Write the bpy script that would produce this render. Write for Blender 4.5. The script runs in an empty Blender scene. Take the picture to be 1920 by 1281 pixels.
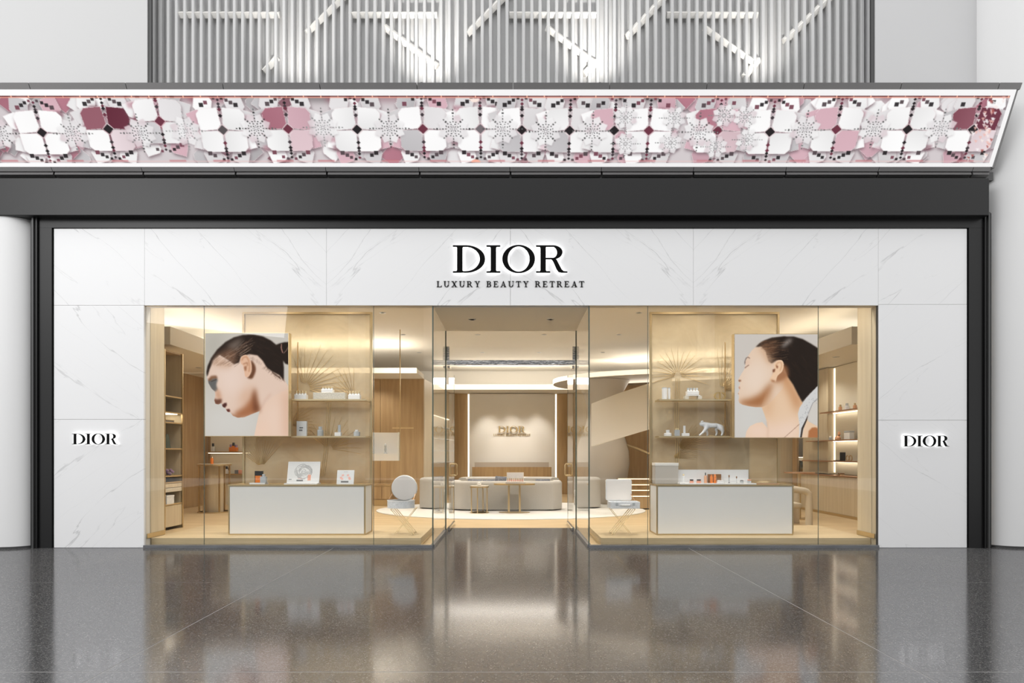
import bpy, bmesh, math, random
import numpy as np
from mathutils import Vector, Matrix
from mathutils.geometry import tessellate_polygon

# ------------------------------------------------------------------ camera, world, lights, exposure
SC = bpy.context.scene
COL = SC.collection
F = 1138.0            # focal length in pixels of a 1920 wide frame
CY = 9.0              # camera stands 9 m in front of the shopfront plane (y = 0)
CZ = 1.42             # lens height
cam_d = bpy.data.cameras.new('camera')
cam = bpy.data.objects.new('camera', cam_d); COL.objects.link(cam)
cam.location = (0, -CY, CZ); cam.rotation_euler = (math.pi/2, 0, 0)
cam_d.sensor_width = 36.0; cam_d.lens = 36.0*F/1920
cam_d.shift_x = 2/1920; cam_d.shift_y = 207.5/1920
cam_d.clip_end = 200
SC.camera = cam
SC.view_settings.view_transform = 'Standard'
SC.view_settings.look = 'None'
SC.view_settings.gamma = 1.0
SC.view_settings.use_curve_mapping = False
SC.view_settings.exposure = 0.0
SC.cycles.use_denoising = True
SC.cycles.max_bounces = 8
SC.cycles.diffuse_bounces = 4
SC.cycles.glossy_bounces = 5
SC.cycles.transparent_max_bounces = 24
SC.cycles.transmission_bounces = 6
SC.cycles.sample_clamp_indirect = 6.0
SC.cycles.caustics_reflective = False
SC.cycles.caustics_refractive = False

W = bpy.data.worlds.new('mall_daylight'); SC.world = W; W.use_nodes = True
W.node_tree.nodes['Background'].inputs[0].default_value = (1.0, 1.0, 1.0, 1)
W.node_tree.nodes['Background'].inputs[1].default_value = 1.40

def area_light(name, loc, size, power, color=(1, 1, 1), aim=None, sy=None, spread=None):
    d = bpy.data.lights.new(name, 'AREA'); d.energy = power; d.color = color
    d.shape = 'RECTANGLE'; d.size = size; d.size_y = sy or size
    if spread: d.spread = spread
    o = bpy.data.objects.new(name, d); COL.objects.link(o); o.location = loc
    if aim is not None:
        o.rotation_euler = (Vector(aim)-Vector(loc)).to_track_quat('-Z', 'Y').to_euler()
    return o
def spot_light(name, loc, power, color, aim, deg, blend=0.6, r=0.04):
    d = bpy.data.lights.new(name, 'SPOT'); d.energy = power; d.color = color
    d.spot_size = math.radians(deg); d.spot_blend = blend; d.shadow_soft_size = r
    o = bpy.data.objects.new(name, d); COL.objects.link(o); o.location = loc
    o.rotation_euler = (Vector(aim)-Vector(loc)).to_track_quat('-Z', 'Y').to_euler()
    return o
WARM = (1.0, 0.935, 0.835)
# roof light of the hall, high up and ahead of the shopfront, stronger on the west side
area_light('hall_rooflight', (-12.0, -13.0, 9.0), 8.0, 800, (1, 1, 1), aim=(-2.0, 0, 3.0), sy=6.0)
# lamps lying in the coves on top of the dropped soffits, shining up on the shop ceiling
area_light('cove_lamp', (-5.3, 6.75, 3.62), 5.4, 70, WARM, aim=(-5.3, 5.6, 6.0), sy=0.7)
area_light('cove_lamp', (0.0, 10.6, 3.66), 4.0, 45, WARM, aim=(0.0, 9.0, 5.2), sy=0.5)
area_light('cove_lamp', (5.0, 8.3, 3.62), 4.4, 70, WARM, aim=(4.6, 7.4, 6.0), sy=2.6)
area_light('cove_lamp', (0.0, 10.6, 3.66), 4.2, 22, WARM, aim=(0.0, 12.2, 4.0), sy=0.12)
area_light('cove_lamp', (-5.3, 7.0, 3.60), 5.4, 60, WARM, aim=(-5.3, 12.2, 4.4), sy=0.12)
area_light('cove_lamp', (4.8, 9.4, 3.60), 4.4, 50, WARM, aim=(4.8, 12.2, 4.1), sy=0.12)
area_light('cove_lamp', (-7.2, 4.2, 3.80), 1.2, 16, WARM, aim=(-6.2, 4.2, 6.0), sy=3.6)
area_light('cove_lamp', (7.2, 4.4, 3.80), 1.2, 16, WARM, aim=(6.2, 4.4, 6.0), sy=3.8)
# recessed ceiling spots (their fittings are built with the ceiling)
SPOTS = [(x, y) for y in (3.3, 5.6, 8.2) for x in (-4.9, -2.6, -0.8, 0.8, 2.6, 4.9)]+[(s*x, 1.45) for s in (-1, 1) for x in (2.2, 3.4, 4.6)]+[(s*x, 0.33) for s in (-1, 1) for x in (2.0, 2.9, 3.9, 4.9)]
FILL_SPOTS = [(6.75, 3.6), (6.75, 5.0), (-7.3, 3.2), (-7.3, 5.2), (-5.6, 6.75), (-3.6, 6.75)]  # fill spots added under the soffits to brighten the dim side walls
for x, y in FILL_SPOTS:
    spot_light('soffit_fill_spot', (x, y, 3.38), 60, WARM, (x, y, 0), 140, 0.8, 0.06)
HC = 4.25               # shop ceiling height
for x, y in SPOTS:
    if y < 1: spot_light('ceiling_spot', (x, y, HC-0.02), 100, WARM, (x, y+0.25, 0), 110, 0.8, 0.10)
    else: spot_light('ceiling_spot', (x, y, HC-0.02), 280 if y > 8 else 170, WARM, (x, y, 0), 112, 0.8, 0.08)

# ------------------------------------------------------------------ helpers
def X(px, d): return (px-958.0)*d/F
def Z(py, d): return CZ+(848.0-py)*d/F
def Y(d): return d-CY

def lin(c):
    c = np.asarray(c, float)/255.0
    return np.where(c <= 0.04045, c/12.92, ((c+0.055)/1.055)**2.4)

def bx(bm, x0, x1, y0, y1, z0, z1, bev=0.0, seg=2):
    if x0 > x1: x0, x1 = x1, x0
    if y0 > y1: y0, y1 = y1, y0
    if z0 > z1: z0, z1 = z1, z0
    r = bmesh.ops.create_cube(bm, size=1.0)
    for v in r['verts']:
        v.co = ((x0+x1)/2+v.co.x*(x1-x0), (y0+y1)/2+v.co.y*(y1-y0), (z0+z1)/2+v.co.z*(z1-z0))
    if bev > 0:
        es = list({e for v in r['verts'] for e in v.link_edges})
        bmesh.ops.bevel(bm, geom=es, offset=bev, segments=seg, profile=0.5, affect='EDGES')
    return bm
def B(*a, **k):
    return bx(bmesh.new(), *a, **k)

def tube(bm, pts, r, n=8, closed=False):
    pts = [Vector(p) for p in pts]; m = len(pts); rings = []; up = None
    for i, p in enumerate(pts):
        if closed: t = pts[(i+1) % m]-pts[i-1]
        else: t = pts[min(i+1, m-1)]-pts[max(i-1, 0)]
        t.normalize()
        if up is None:
            up = Vector((0, 0, 1)) if abs(t.z) < 0.9 else Vector((1, 0, 0))
        a = t.cross(up); a.normalize(); b = a.cross(t); b.normalize(); up = b
        rr = r[i] if isinstance(r, (list, tuple)) else r
        rings.append([bm.verts.new(p+a*rr*math.cos(2*math.pi*k/n)+b*rr*math.sin(2*math.pi*k/n)) for k in range(n)])
    for i in range(m if closed else m-1):
        A, C = rings[i], rings[(i+1) % m]
        for k in range(n):
            bm.faces.new((A[k], A[(k+1) % n], C[(k+1) % n], C[k]))
    if not closed:
        bm.faces.new(rings[0][::-1]); bm.faces.new(rings[-1])
    return bm
def T(*a, **k):
    return tube(bmesh.new(), *a, **k)

def lathe(bm, prof, c=(0, 0, 0), n=24, sx=1.0, sy=1.0):
    rings = []
    for r, z in prof:
        if r < 1e-6: rings.append([bm.verts.new((c[0], c[1], c[2]+z))])
        else: rings.append([bm.verts.new((c[0]+r*sx*math.cos(2*math.pi*k/n), c[1]+r*sy*math.sin(2*math.pi*k/n), c[2]+z)) for k in range(n)])
    for A, C in zip(rings, rings[1:]):
        for k in range(n):
            k2 = (k+1) % n
            if len(A) == 1 and len(C) == 1: continue
            if len(A) == 1: bm.faces.new((A[0], C[k2], C[k]))
            elif len(C) == 1: bm.faces.new((A[k], A[k2], C[0]))
            else: bm.faces.new((A[k], A[k2], C[k2], C[k]))
    if len(rings[0]) > 1: bm.faces.new(rings[0][::-1])
    if len(rings[-1]) > 1: bm.faces.new(rings[-1])
    return bm
def L(*a, **k):
    return lathe(bmesh.new(), *a, **k)

def prism(bm, loops, d0, d1, plane='xz'):
    """polygon loops (outer first, then holes) as a slab between depths d0 and d1"""
    loops3 = [[Vector((p[0], p[1], 0)) for p in lp] for lp in loops]
    flat = [p for lp in loops3 for p in lp]
    def mk(p, d):
        return {'xz': (p.x, d, p.y), 'xy': (p.x, p.y, d), 'yz': (d, p.x, p.y)}[plane]
    a = [bm.verts.new(mk(p, d0)) for p in flat]; b = [bm.verts.new(mk(p, d1)) for p in flat]
    for t in tessellate_polygon(loops3):
        for vs in ((a[t[0]], a[t[1]], a[t[2]]), (b[t[2]], b[t[1]], b[t[0]])):
            try: bm.faces.new(vs)
            except ValueError: pass
    o = 0
    for lp in loops3:
        m = len(lp)
        for i in range(m):
            j = (i+1) % m
            try: bm.faces.new((a[o+i], a[o+j], b[o+j], b[o+i]))
            except ValueError: pass
        o += m
    return bm
def PR(*a, **k):
    return prism(bmesh.new(), *a, **k)

def sweep(bm, path, prof):
    """closed profile (offset, z) carried along an open plan path (x, y)"""
    m = len(path); rings = []
    for i in range(m):
        p = Vector(path[i]); t = Vector(path[min(i+1, m-1)])-Vector(path[max(i-1, 0)]); t.normalize()
        nrm = Vector((-t.y, t.x))
        rings.append([bm.verts.new((p.x+nrm.x*o, p.y+nrm.y*o, z)) for o, z in prof])
    k = len(prof)
    for A, C in zip(rings, rings[1:]):
        for j in range(k):
            bm.faces.new((A[j], A[(j+1) % k], C[(j+1) % k], C[j]))
    bm.faces.new(rings[0][::-1]); bm.faces.new(rings[-1])
    return bm

def obj(name, bm, mat, parent=None, smooth=False, kind=None, label=None):
    bmesh.ops.recalc_face_normals(bm, faces=bm.faces)
    me = bpy.data.meshes.new(name); bm.to_mesh(me); bm.free()
    if smooth:
        me.polygons.foreach_set('use_smooth', [True]*len(me.polygons))
        try: me.set_sharp_from_angle(angle=math.radians(38))
        except Exception: pass
    me.materials.append(mat)
    o = bpy.data.objects.new(name, me); COL.objects.link(o)
    if parent is not None: o.parent = parent
    if kind: o['kind'] = kind
    if label: o['label'] = label
    return o
def thing(name, label, cat, loc=(0, 0, 0), rz=0.0, group=None):
    o = bpy.data.objects.new(name, None); COL.objects.link(o)
    o.location = loc; o.rotation_euler = (0, 0, rz); o.empty_display_size = 0.1
    o['label'] = label; o['category'] = cat
    if group: o['group'] = group
    return o
def tag(o, label, cat, group=None, loc=None):
    o['label'] = label; o['category'] = cat
    if group: o['group'] = group
    if loc is not None: o.location = loc
    return o
def struct_root(name, loc=(0, 0, 0)):
    o = bpy.data.objects.new(name, None); COL.objects.link(o); o.location = loc; o['kind'] = 'structure'
    return o
def struct(name, bm, m, smooth=False):
    return obj(name, bm, m, smooth=smooth, kind='structure')
def dup(root, loc, rz=None, label=None):
    r = root.copy(); COL.objects.link(r); r.location = loc
    if rz is not None: r.rotation_euler = (0, 0, rz)
    if label: r['label'] = label
    for ch in list(root.children):
        c = ch.copy(); COL.objects.link(c); c.parent = r
        for g in list(ch.children):
            e = g.copy(); COL.objects.link(e); e.parent = c
    return r
def shared(name, me, parent, loc=(0, 0, 0)):
    o = bpy.data.objects.new(name, me); COL.objects.link(o); o.parent = parent; o.location = loc
    return o

# ------------------------------------------------------------------ materials
MATS = {}
def mat(name, col, rough=0.5, metal=0.0, spec=0.5, emit=None, es=1.0, coat=0.0, noise=None, bump=None):
    m = bpy.data.materials.new(name); m.use_nodes = True; nt = m.node_tree; N = nt.nodes; Lk = nt.links
    p = N['Principled BSDF']
    c = [*lin(col)] if max(col) > 1.0 else list(col)
    p.inputs['Base Color'].default_value = (*c, 1); p.inputs['Roughness'].default_value = rough
    p.inputs['Metallic'].default_value = metal; p.inputs['Specular IOR Level'].default_value = spec
    p.inputs['Coat Weight'].default_value = coat
    if emit is not None:
        p.inputs['Emission Color'].default_value = (*emit, 1); p.inputs['Emission Strength'].default_value = es
    if noise:   # (scale xyz, amount)
        tc = N.new('ShaderNodeTexCoord'); mp = N.new('ShaderNodeMapping'); nz = N.new('ShaderNodeTexNoise')
        mp.inputs['Scale'].default_value = noise[0]; nz.inputs['Scale'].default_value = 1.0; nz.inputs['Detail'].default_value = 5
        mx = N.new('ShaderNodeMix'); mx.data_type = 'RGBA'
        mx.inputs[6].default_value = (*[v*(1-noise[1]) for v in c], 1); mx.inputs[7].default_value = (*[min(1, v*(1+noise[1])) for v in c], 1)
        Lk.new(tc.outputs['Object'], mp.inputs[0]); Lk.new(mp.outputs[0], nz.inputs['Vector'])
        Lk.new(nz.outputs[0], mx.inputs[0]); Lk.new(mx.outputs[2], p.inputs['Base Color'])
        if bump:
            bp = N.new('ShaderNodeBump'); bp.inputs['Strength'].default_value = bump; bp.inputs['Distance'].default_value = 0.01
            Lk.new(nz.outputs[0], bp.inputs['Height']); Lk.new(bp.outputs[0], p.inputs['Normal'])
    MATS[name] = m
    return m

plaster = mat('white_plaster', (0.80, 0.80, 0.80), 0.6, noise=((0.8, 0.8, 0.8), 0.02))
plaster_grey = mat('pale_grey_plaster', (0.60, 0.60, 0.605), 0.6, noise=((0.8, 0.8, 0.8), 0.02))
black_metal = mat('black_coated_metal', (0.007, 0.007, 0.0072), 0.36, spec=0.34)
dark_gap = mat('shadow_gap_black', (0.004, 0.004, 0.004), 0.8, spec=0.1)
trim_grey = mat('grey_coated_metal', (0.23, 0.225, 0.225), 0.42, 0.2)
trim_mid = mat('mid_grey_coated_metal', (0.16, 0.155, 0.155), 0.36, 0.3)
trim_dark = mat('dark_grey_coated_metal', (0.07, 0.07, 0.07), 0.4, 0.3)
bezel_white = mat('white_glowing_border', (0.5, 0.5, 0.5), 0.45, emit=(1, 0.985, 0.985), es=0.58)  # the bezel's whiteness comes partly from emission
fin_metal = mat('satin_aluminium', (0.56, 0.56, 0.56), 0.5, 0.05)
brass = mat('brushed_brass', (0.62, 0.49, 0.29), 0.32, 0.85)
brass_pale = mat('pale_brass', (0.80, 0.66, 0.42), 0.28, 0.8)
rose_gold = mat('rose_gold', (0.72, 0.45, 0.30), 0.28, 0.9)
chrome = mat('polished_chrome', (0.80, 0.80, 0.80), 0.06, 1.0, noise=((9, 9, 30), 0.15), bump=0.5)
steel = mat('grey_stone_sill', (0.20, 0.205, 0.215), 0.2, 0.2, noise=((3, 9, 30), 0.5))
linen = mat('white_linen_panel', (0.80, 0.795, 0.78), 0.65, noise=((4, 4, 160), 0.05))
interior_paint = mat('warm_white_paint', (0.76, 0.72, 0.65), 0.7)
interior_white = mat('shop_white_plaster', (0.86, 0.83, 0.78), 0.6)
drum_paint = mat('greige_paint', (0.55, 0.51, 0.46), 0.6)
niche_cream = mat('lit_cream_niche', (0.88, 0.82, 0.69), 0.6)
white_gloss = mat('white_lacquer', (0.86, 0.86, 0.86), 0.25)
white_matt = mat('white_card', (0.84, 0.84, 0.84), 0.6)
sofa_fab = mat('light_grey_boucle', (0.50, 0.485, 0.455), 0.9, spec=0.2, noise=((60, 60, 60), 0.06))
rug_fab = mat('ivory_rug', (0.70, 0.69, 0.66), 0.95, spec=0.1, noise=((40, 40, 40), 0.05))
cushion_fab = mat('dark_patterned_fabric', (0.16, 0.17, 0.20), 0.9, noise=((30, 30, 30), 0.9))
chair_fab = mat('beige_boucle', (0.62, 0.55, 0.44), 0.9, noise=((60, 60, 60), 0.06))
pink_stone = mat('pink_mineral', (0.55, 0.36, 0.27), 0.6, noise=((18, 18, 18), 0.5), bump=0.6)
marble_top = mat('pale_marble_top', (0.74, 0.68, 0.58), 0.2)
amber = mat('amber_bottle', (0.80, 0.22, 0.03), 0.15, coat=0.5)
amber_pale = mat('peach_bottle', (0.78, 0.42, 0.24), 0.2, coat=0.5)
brown_box = mat('brown_carton', (0.26, 0.13, 0.05), 0.5)
black_plastic = mat('black_plastic', (0.02, 0.02, 0.02), 0.3)
grey_bottle = mat('pale_grey_bottle', (0.50, 0.53, 0.55), 0.12, coat=0.6)
pink_prod = mat('coral_product', (0.75, 0.36, 0.26), 0.4)
green_bag = mat('dark_green_leather', (0.06, 0.085, 0.07), 0.45)
lilac = mat('lilac_glass', (0.32, 0.22, 0.36), 0.3)
toile = mat('blue_toile_fabric', (0.72, 0.74, 0.77), 0.6, noise=((38, 38, 38), 0.28))
case_lid = mat('blush_lining', (0.88, 0.83, 0.79), 0.6)
porcelain = mat('white_porcelain', (0.80, 0.82, 0.85), 0.3, noise=((30, 30, 30), 0.12))
letter_black = mat('black_lettering', (0.002, 0.002, 0.002), 0.6, spec=0.08)
letter_gold = mat('gold_lettering', (0.55, 0.40, 0.18), 0.35, 0.35)
shelf_led = mat('shelf_led', (0.9, 0.85, 0.75), 0.5, emit=(1.0, 0.88, 0.70), es=4.5)
speckle = mat('speckled_resin_block', (0.70, 0.62, 0.54), 0.3, noise=((70, 70, 70), 0.55))
ink = mat('grey_ink', (0.22, 0.22, 0.23), 0.6)
halo = mat('halo_led', (0.9, 0.9, 0.9), 0.5, emit=(1, 1, 1), es=2.6)
cove = mat('cove_led', (0.9, 0.85, 0.75), 0.5, emit=(1.0, 0.88, 0.72), es=0.95)
edge_led = mat('edge_led', (0.9, 0.85, 0.75), 0.5, emit=(1.0, 0.88, 0.70), es=1.5)
lamp_lens = mat('lamp_lens', (0.9, 0.9, 0.9), 0.4, emit=(1, 0.95, 0.85), es=4)
tread_led = mat('tread_led', (0.9, 0.8, 0.6), 0.4, emit=(1, 0.84, 0.58), es=1.6)
beam_white = mat('white_truss_paint', (0.88, 0.86, 0.82), 0.5)

def wood(name, c0, c1, sc):
    m = mat(name, c0, 0.5)
    nt = m.node_tree; N = nt.nodes; Lk = nt.links; p = N['Principled BSDF']
    tc = N.new('ShaderNodeTexCoord'); mp = N.new('ShaderNodeMapping'); nz = N.new('ShaderNodeTexNoise'); cr = N.new('ShaderNodeValToRGB')
    mp.inputs['Scale'].default_value = sc; nz.inputs['Scale'].default_value = 1; nz.inputs['Detail'].default_value = 7; nz.inputs['Distortion'].default_value = 0.4
    cr.color_ramp.elements[0].position = 0.35; cr.color_ramp.elements[1].position = 0.7
    cr.color_ramp.elements[0].color = (*c0, 1); cr.color_ramp.elements[1].color = (*c1, 1)
    Lk.new(tc.outputs['Object'], mp.inputs[0]); Lk.new(mp.outputs[0], nz.inputs['Vector']); Lk.new(nz.outputs[0], cr.inputs[0])
    Lk.new(cr.outputs[0], p.inputs['Base Color'])
    return m
oak_floor = wood('oak_floor', (0.50, 0.37, 0.21), (0.60, 0.455, 0.27), (1.2, 9, 9))
oak_plinth = wood('oak_plinth', (0.54, 0.42, 0.25), (0.63, 0.50, 0.315), (1.0, 12, 30))
oak_wall = wood('oak_veneer', (0.43, 0.29, 0.15), (0.53, 0.375, 0.205), (14, 14, 0.8))
oak_pale = wood('pale_oak_veneer', (0.58, 0.49, 0.345), (0.66, 0.57, 0.42), (16, 16, 0.8))

# polished terrazzo
def terrazzo():
    m = mat('grey_terrazzo', (0.06, 0.06, 0.06), 0.1)
    nt = m.node_tree; N = nt.nodes; Lk = nt.links; p = N['Principled BSDF']
    tc = N.new('ShaderNodeTexCoord')
    vo = N.new('ShaderNodeTexVoronoi'); vo.inputs['Scale'].default_value = 150
    nz = N.new('ShaderNodeTexNoise'); nz.inputs['Scale'].default_value = 55; nz.inputs['Detail'].default_value = 4
    sep = N.new('ShaderNodeSeparateColor')
    cr = N.new('ShaderNodeValToRGB'); e = cr.color_ramp.elements
    e[0].position = 0.0; e[0].color = (0.035, 0.035, 0.036, 1)
    e[1].position = 1.0; e[1].color = (0.21, 0.205, 0.20, 1)
    a = e.new(0.55); a.color = (0.082, 0.081, 0.081, 1)
    b = e.new(0.86); b.color = (0.14, 0.138, 0.135, 1)
    mx = N.new('ShaderNodeMix'); mx.data_type = 'RGBA'; mx.blend_type = 'MULTIPLY'; mx.inputs[0].default_value = 0.6
    mr = N.new('ShaderNodeMapRange'); mr.inputs[1].default_value = 0.3; mr.inputs[2].default_value = 0.7; mr.inputs[3].default_value = 0.55; mr.inputs[4].default_value = 1.3
    Lk.new(tc.outputs['Object'], vo.inputs['Vector']); Lk.new(tc.outputs['Object'], nz.inputs['Vector'])
    Lk.new(vo.outputs['Color'], sep.inputs[0]); Lk.new(sep.outputs[0], cr.inputs[0])
    Lk.new(nz.outputs[0], mr.inputs[0]); Lk.new(cr.outputs[0], mx.inputs[6]); Lk.new(mr.outputs[0], mx.inputs[7])
    Lk.new(mx.outputs[2], p.inputs['Base Color'])
    p.inputs['Specular IOR Level'].default_value = 0.0
    gl = N.new('ShaderNodeBsdfGlossy'); gl.inputs['Roughness'].default_value = 0.11; gl.inputs['Color'].default_value = (0.95, 0.95, 0.97, 1)
    ms = N.new('ShaderNodeMixShader'); ms.inputs[0].default_value = 0.31      # wax polish
    Lk.new(p.outputs[0], ms.inputs[1]); Lk.new(gl.outputs[0], ms.inputs[2]); Lk.new(ms.outputs[0], N['Material Output'].inputs[0])
    return m
terrazzo_m = terrazzo()
joint_m = mat('pale_floor_joint', (0.42, 0.41, 0.40), 0.5)

def marble():
    m = mat('white_marble', (0.8, 0.8, 0.8), 0.45)
    nt = m.node_tree; N = nt.nodes; Lk = nt.links; p = N['Principled BSDF']
    uv = N.new('ShaderNodeUVMap'); uv.uv_map = 'UVMap'
    def vein(rot, sc, off, wid, dist):
        mp = N.new('ShaderNodeMapping'); mp.inputs['Rotation'].default_value = (0, 0, math.radians(rot)); mp.inputs['Location'].default_value = off
        m2 = N.new('ShaderNodeMapping'); m2.inputs['Scale'].default_value = sc
        nz = N.new('ShaderNodeTexNoise'); nz.inputs['Scale'].default_value = 1.0; nz.inputs['Detail'].default_value = 6.0; nz.inputs['Roughness'].default_value = 0.42; nz.inputs['Distortion'].default_value = dist
        s = N.new('ShaderNodeMath'); s.operation = 'SUBTRACT'; s.inputs[1].default_value = 0.5
        a = N.new('ShaderNodeMath'); a.operation = 'ABSOLUTE'
        r = N.new('ShaderNodeMapRange'); r.inputs[1].default_value = 0.0; r.inputs[2].default_value = wid; r.inputs[3].default_value = 1.0; r.inputs[4].default_value = 0.0
        Lk.new(uv.outputs[0], mp.inputs[0]); Lk.new(mp.outputs[0], m2.inputs[0]); Lk.new(m2.outputs[0], nz.inputs['Vector'])
        Lk.new(nz.outputs[0], s.inputs[0]); Lk.new(s.outputs[0], a.inputs[0]); Lk.new(a.outputs[0], r.inputs[0])
        return r
    v1 = vein(42, (0.16, 1.25, 1), (3.1, 1.7, 0), 0.0026, 0.1)
    v2 = vein(36, (0.2, 1.9, 1), (9.3, 4.4, 0), 0.0018, 0.1)
    mk = N.new('ShaderNodeTexNoise'); mk.inputs['Scale'].default_value = 1.3; mk.inputs['Detail'].default_value = 8
    mr = N.new('ShaderNodeMapRange'); mr.inputs[1].default_value = 0.38; mr.inputs[2].default_value = 0.56
    Lk.new(uv.outputs[0], mk.inputs['Vector']); Lk.new(mk.outputs[0], mr.inputs[0])
    ad = N.new('ShaderNodeMath'); ad.operation = 'MAXIMUM'
    h = N.new('ShaderNodeMath'); h.operation = 'MULTIPLY'; h.inputs[1].default_value = 0.5
    Lk.new(v2.outputs[0], h.inputs[0]); Lk.new(v1.outputs[0], ad.inputs[0]); Lk.new(h.outputs[0], ad.inputs[1])
    ml = N.new('ShaderNodeMath'); ml.operation = 'MULTIPLY'
    Lk.new(ad.outputs[0], ml.inputs[0]); Lk.new(mr.outputs[0], ml.inputs[1])
    m3 = N.new('ShaderNodeMath'); m3.operation = 'MULTIPLY'; m3.inputs[1].default_value = 0.8
    Lk.new(ml.outputs[0], m3.inputs[0])
    mx = N.new('ShaderNodeMix'); mx.data_type = 'RGBA'
    mx.inputs[6].default_value = (0.88, 0.88, 0.885, 1); mx.inputs[7].default_value = (0.56, 0.56, 0.565, 1)
    Lk.new(m3.outputs[0], mx.inputs[0]); Lk.new(mx.outputs[2], p.inputs['Base Color'])
    return m
marble_m = marble()

def glass(name, tint, edge=False):
    m = bpy.data.materials.new(name); m.use_nodes = True; nt = m.node_tree; N = nt.nodes; Lk = nt.links
    N.remove(N['Principled BSDF'])
    tr = N.new('ShaderNodeBsdfTransparent'); tr.inputs[0].default_value = (*tint, 1)
    gl = N.new('ShaderNodeBsdfGlossy'); gl.inputs['Roughness'].default_value = 0.0; gl.inputs['Color'].default_value = (1, 1, 1, 1)
    fr = N.new('ShaderNodeFresnel'); fr.inputs[0].default_value = 1.5
    ge = N.new('ShaderNodeNewGeometry'); iv = N.new('ShaderNodeMath'); iv.operation = 'SUBTRACT'; iv.inputs[0].default_value = 1.0
    mu = N.new('ShaderNodeMath'); mu.operation = 'MULTIPLY'
    mx = N.new('ShaderNodeMixShader')
    Lk.new(ge.outputs['Backfacing'], iv.inputs[1]); Lk.new(fr.outputs[0], mu.inputs[0]); Lk.new(iv.outputs[0], mu.inputs[1])
    Lk.new(mu.outputs[0], mx.inputs[0]); Lk.new(tr.outputs[0], mx.inputs[1]); Lk.new(gl.outputs[0], mx.inputs[2])
    Lk.new(mx.outputs[0], N['Material Output'].inputs[0])
    return m
glass_m = glass('clear_glass', (0.988, 0.988, 0.978))
glass_edge_m = mat('green_glass_edge', (0.10, 0.125, 0.105), 0.15)

def gold_mesh():
    """half see-through sheet of gilded glass"""
    m = mat('gilded_glass', (0.75, 0.64, 0.46), 0.45, 0.0)
    nt = m.node_tree; N = nt.nodes; Lk = nt.links; p = N['Principled BSDF']
    tr = N.new('ShaderNodeBsdfTransparent'); tr.inputs[0].default_value = (0.97, 0.93, 0.84, 1)
    mx = N.new('ShaderNodeMixShader')
    tc = N.new('ShaderNodeTexCoord'); nz = N.new('ShaderNodeTexNoise'); nz.inputs['Scale'].default_value = 1.6; nz.inputs['Detail'].default_value = 8; nz.inputs['Distortion'].default_value = 1.2
    mr = N.new('ShaderNodeMapRange'); mr.inputs[1].default_value = 0.3; mr.inputs[2].default_value = 0.7; mr.inputs[3].default_value = 0.33; mr.inputs[4].default_value = 0.56
    bp = N.new('ShaderNodeBump'); bp.inputs['Strength'].default_value = 0.25; bp.inputs['Distance'].default_value = 0.02
    Lk.new(tc.outputs['Object'], nz.inputs['Vector']); Lk.new(nz.outputs[0], mr.inputs[0]); Lk.new(nz.outputs[0], bp.inputs['Height'])
    Lk.new(bp.outputs[0], p.inputs['Normal'])
    Lk.new(mr.outputs[0], mx.inputs[0]); Lk.new(tr.outputs[0], mx.inputs[1]); Lk.new(p.outputs[0], mx.inputs[2])
    Lk.new(mx.outputs[0], N['Material Output'].inputs[0])
    return m
gold_mesh_m = gold_mesh()
gold_relief_m = mat('gold_relief', (0.55, 0.42, 0.22), 0.3, 0.7)

def print_mat(name, strength, base=0.0):
    m = bpy.data.materials.new(name); m.use_nodes = True; nt = m.node_tree; N = nt.nodes; p = N['Principled BSDF']
    at = N.new('ShaderNodeAttribute'); at.attribute_name = 'Col'
    p.inputs['Roughness'].default_value = 0.5; p.inputs['Specular IOR Level'].default_value = 0.2
    if base > 0: nt.links.new(at.outputs['Color'], p.inputs['Base Color'])
    else:
        p.inputs['Base Color'].default_value = (0.0, 0.0, 0.0, 1); p.inputs['Specular IOR Level'].default_value = 0.03
    if strength > 0:
        nt.links.new(at.outputs['Color'], p.inputs['Emission Color']); p.inputs['Emission Strength'].default_value = strength
    return m
screen_m = print_mat('led_screen', 1.0)
lightbox_m = print_mat('backlit_print', 1.06)
paper_m = print_mat('printed_card', 0.0, 1.0)

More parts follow.
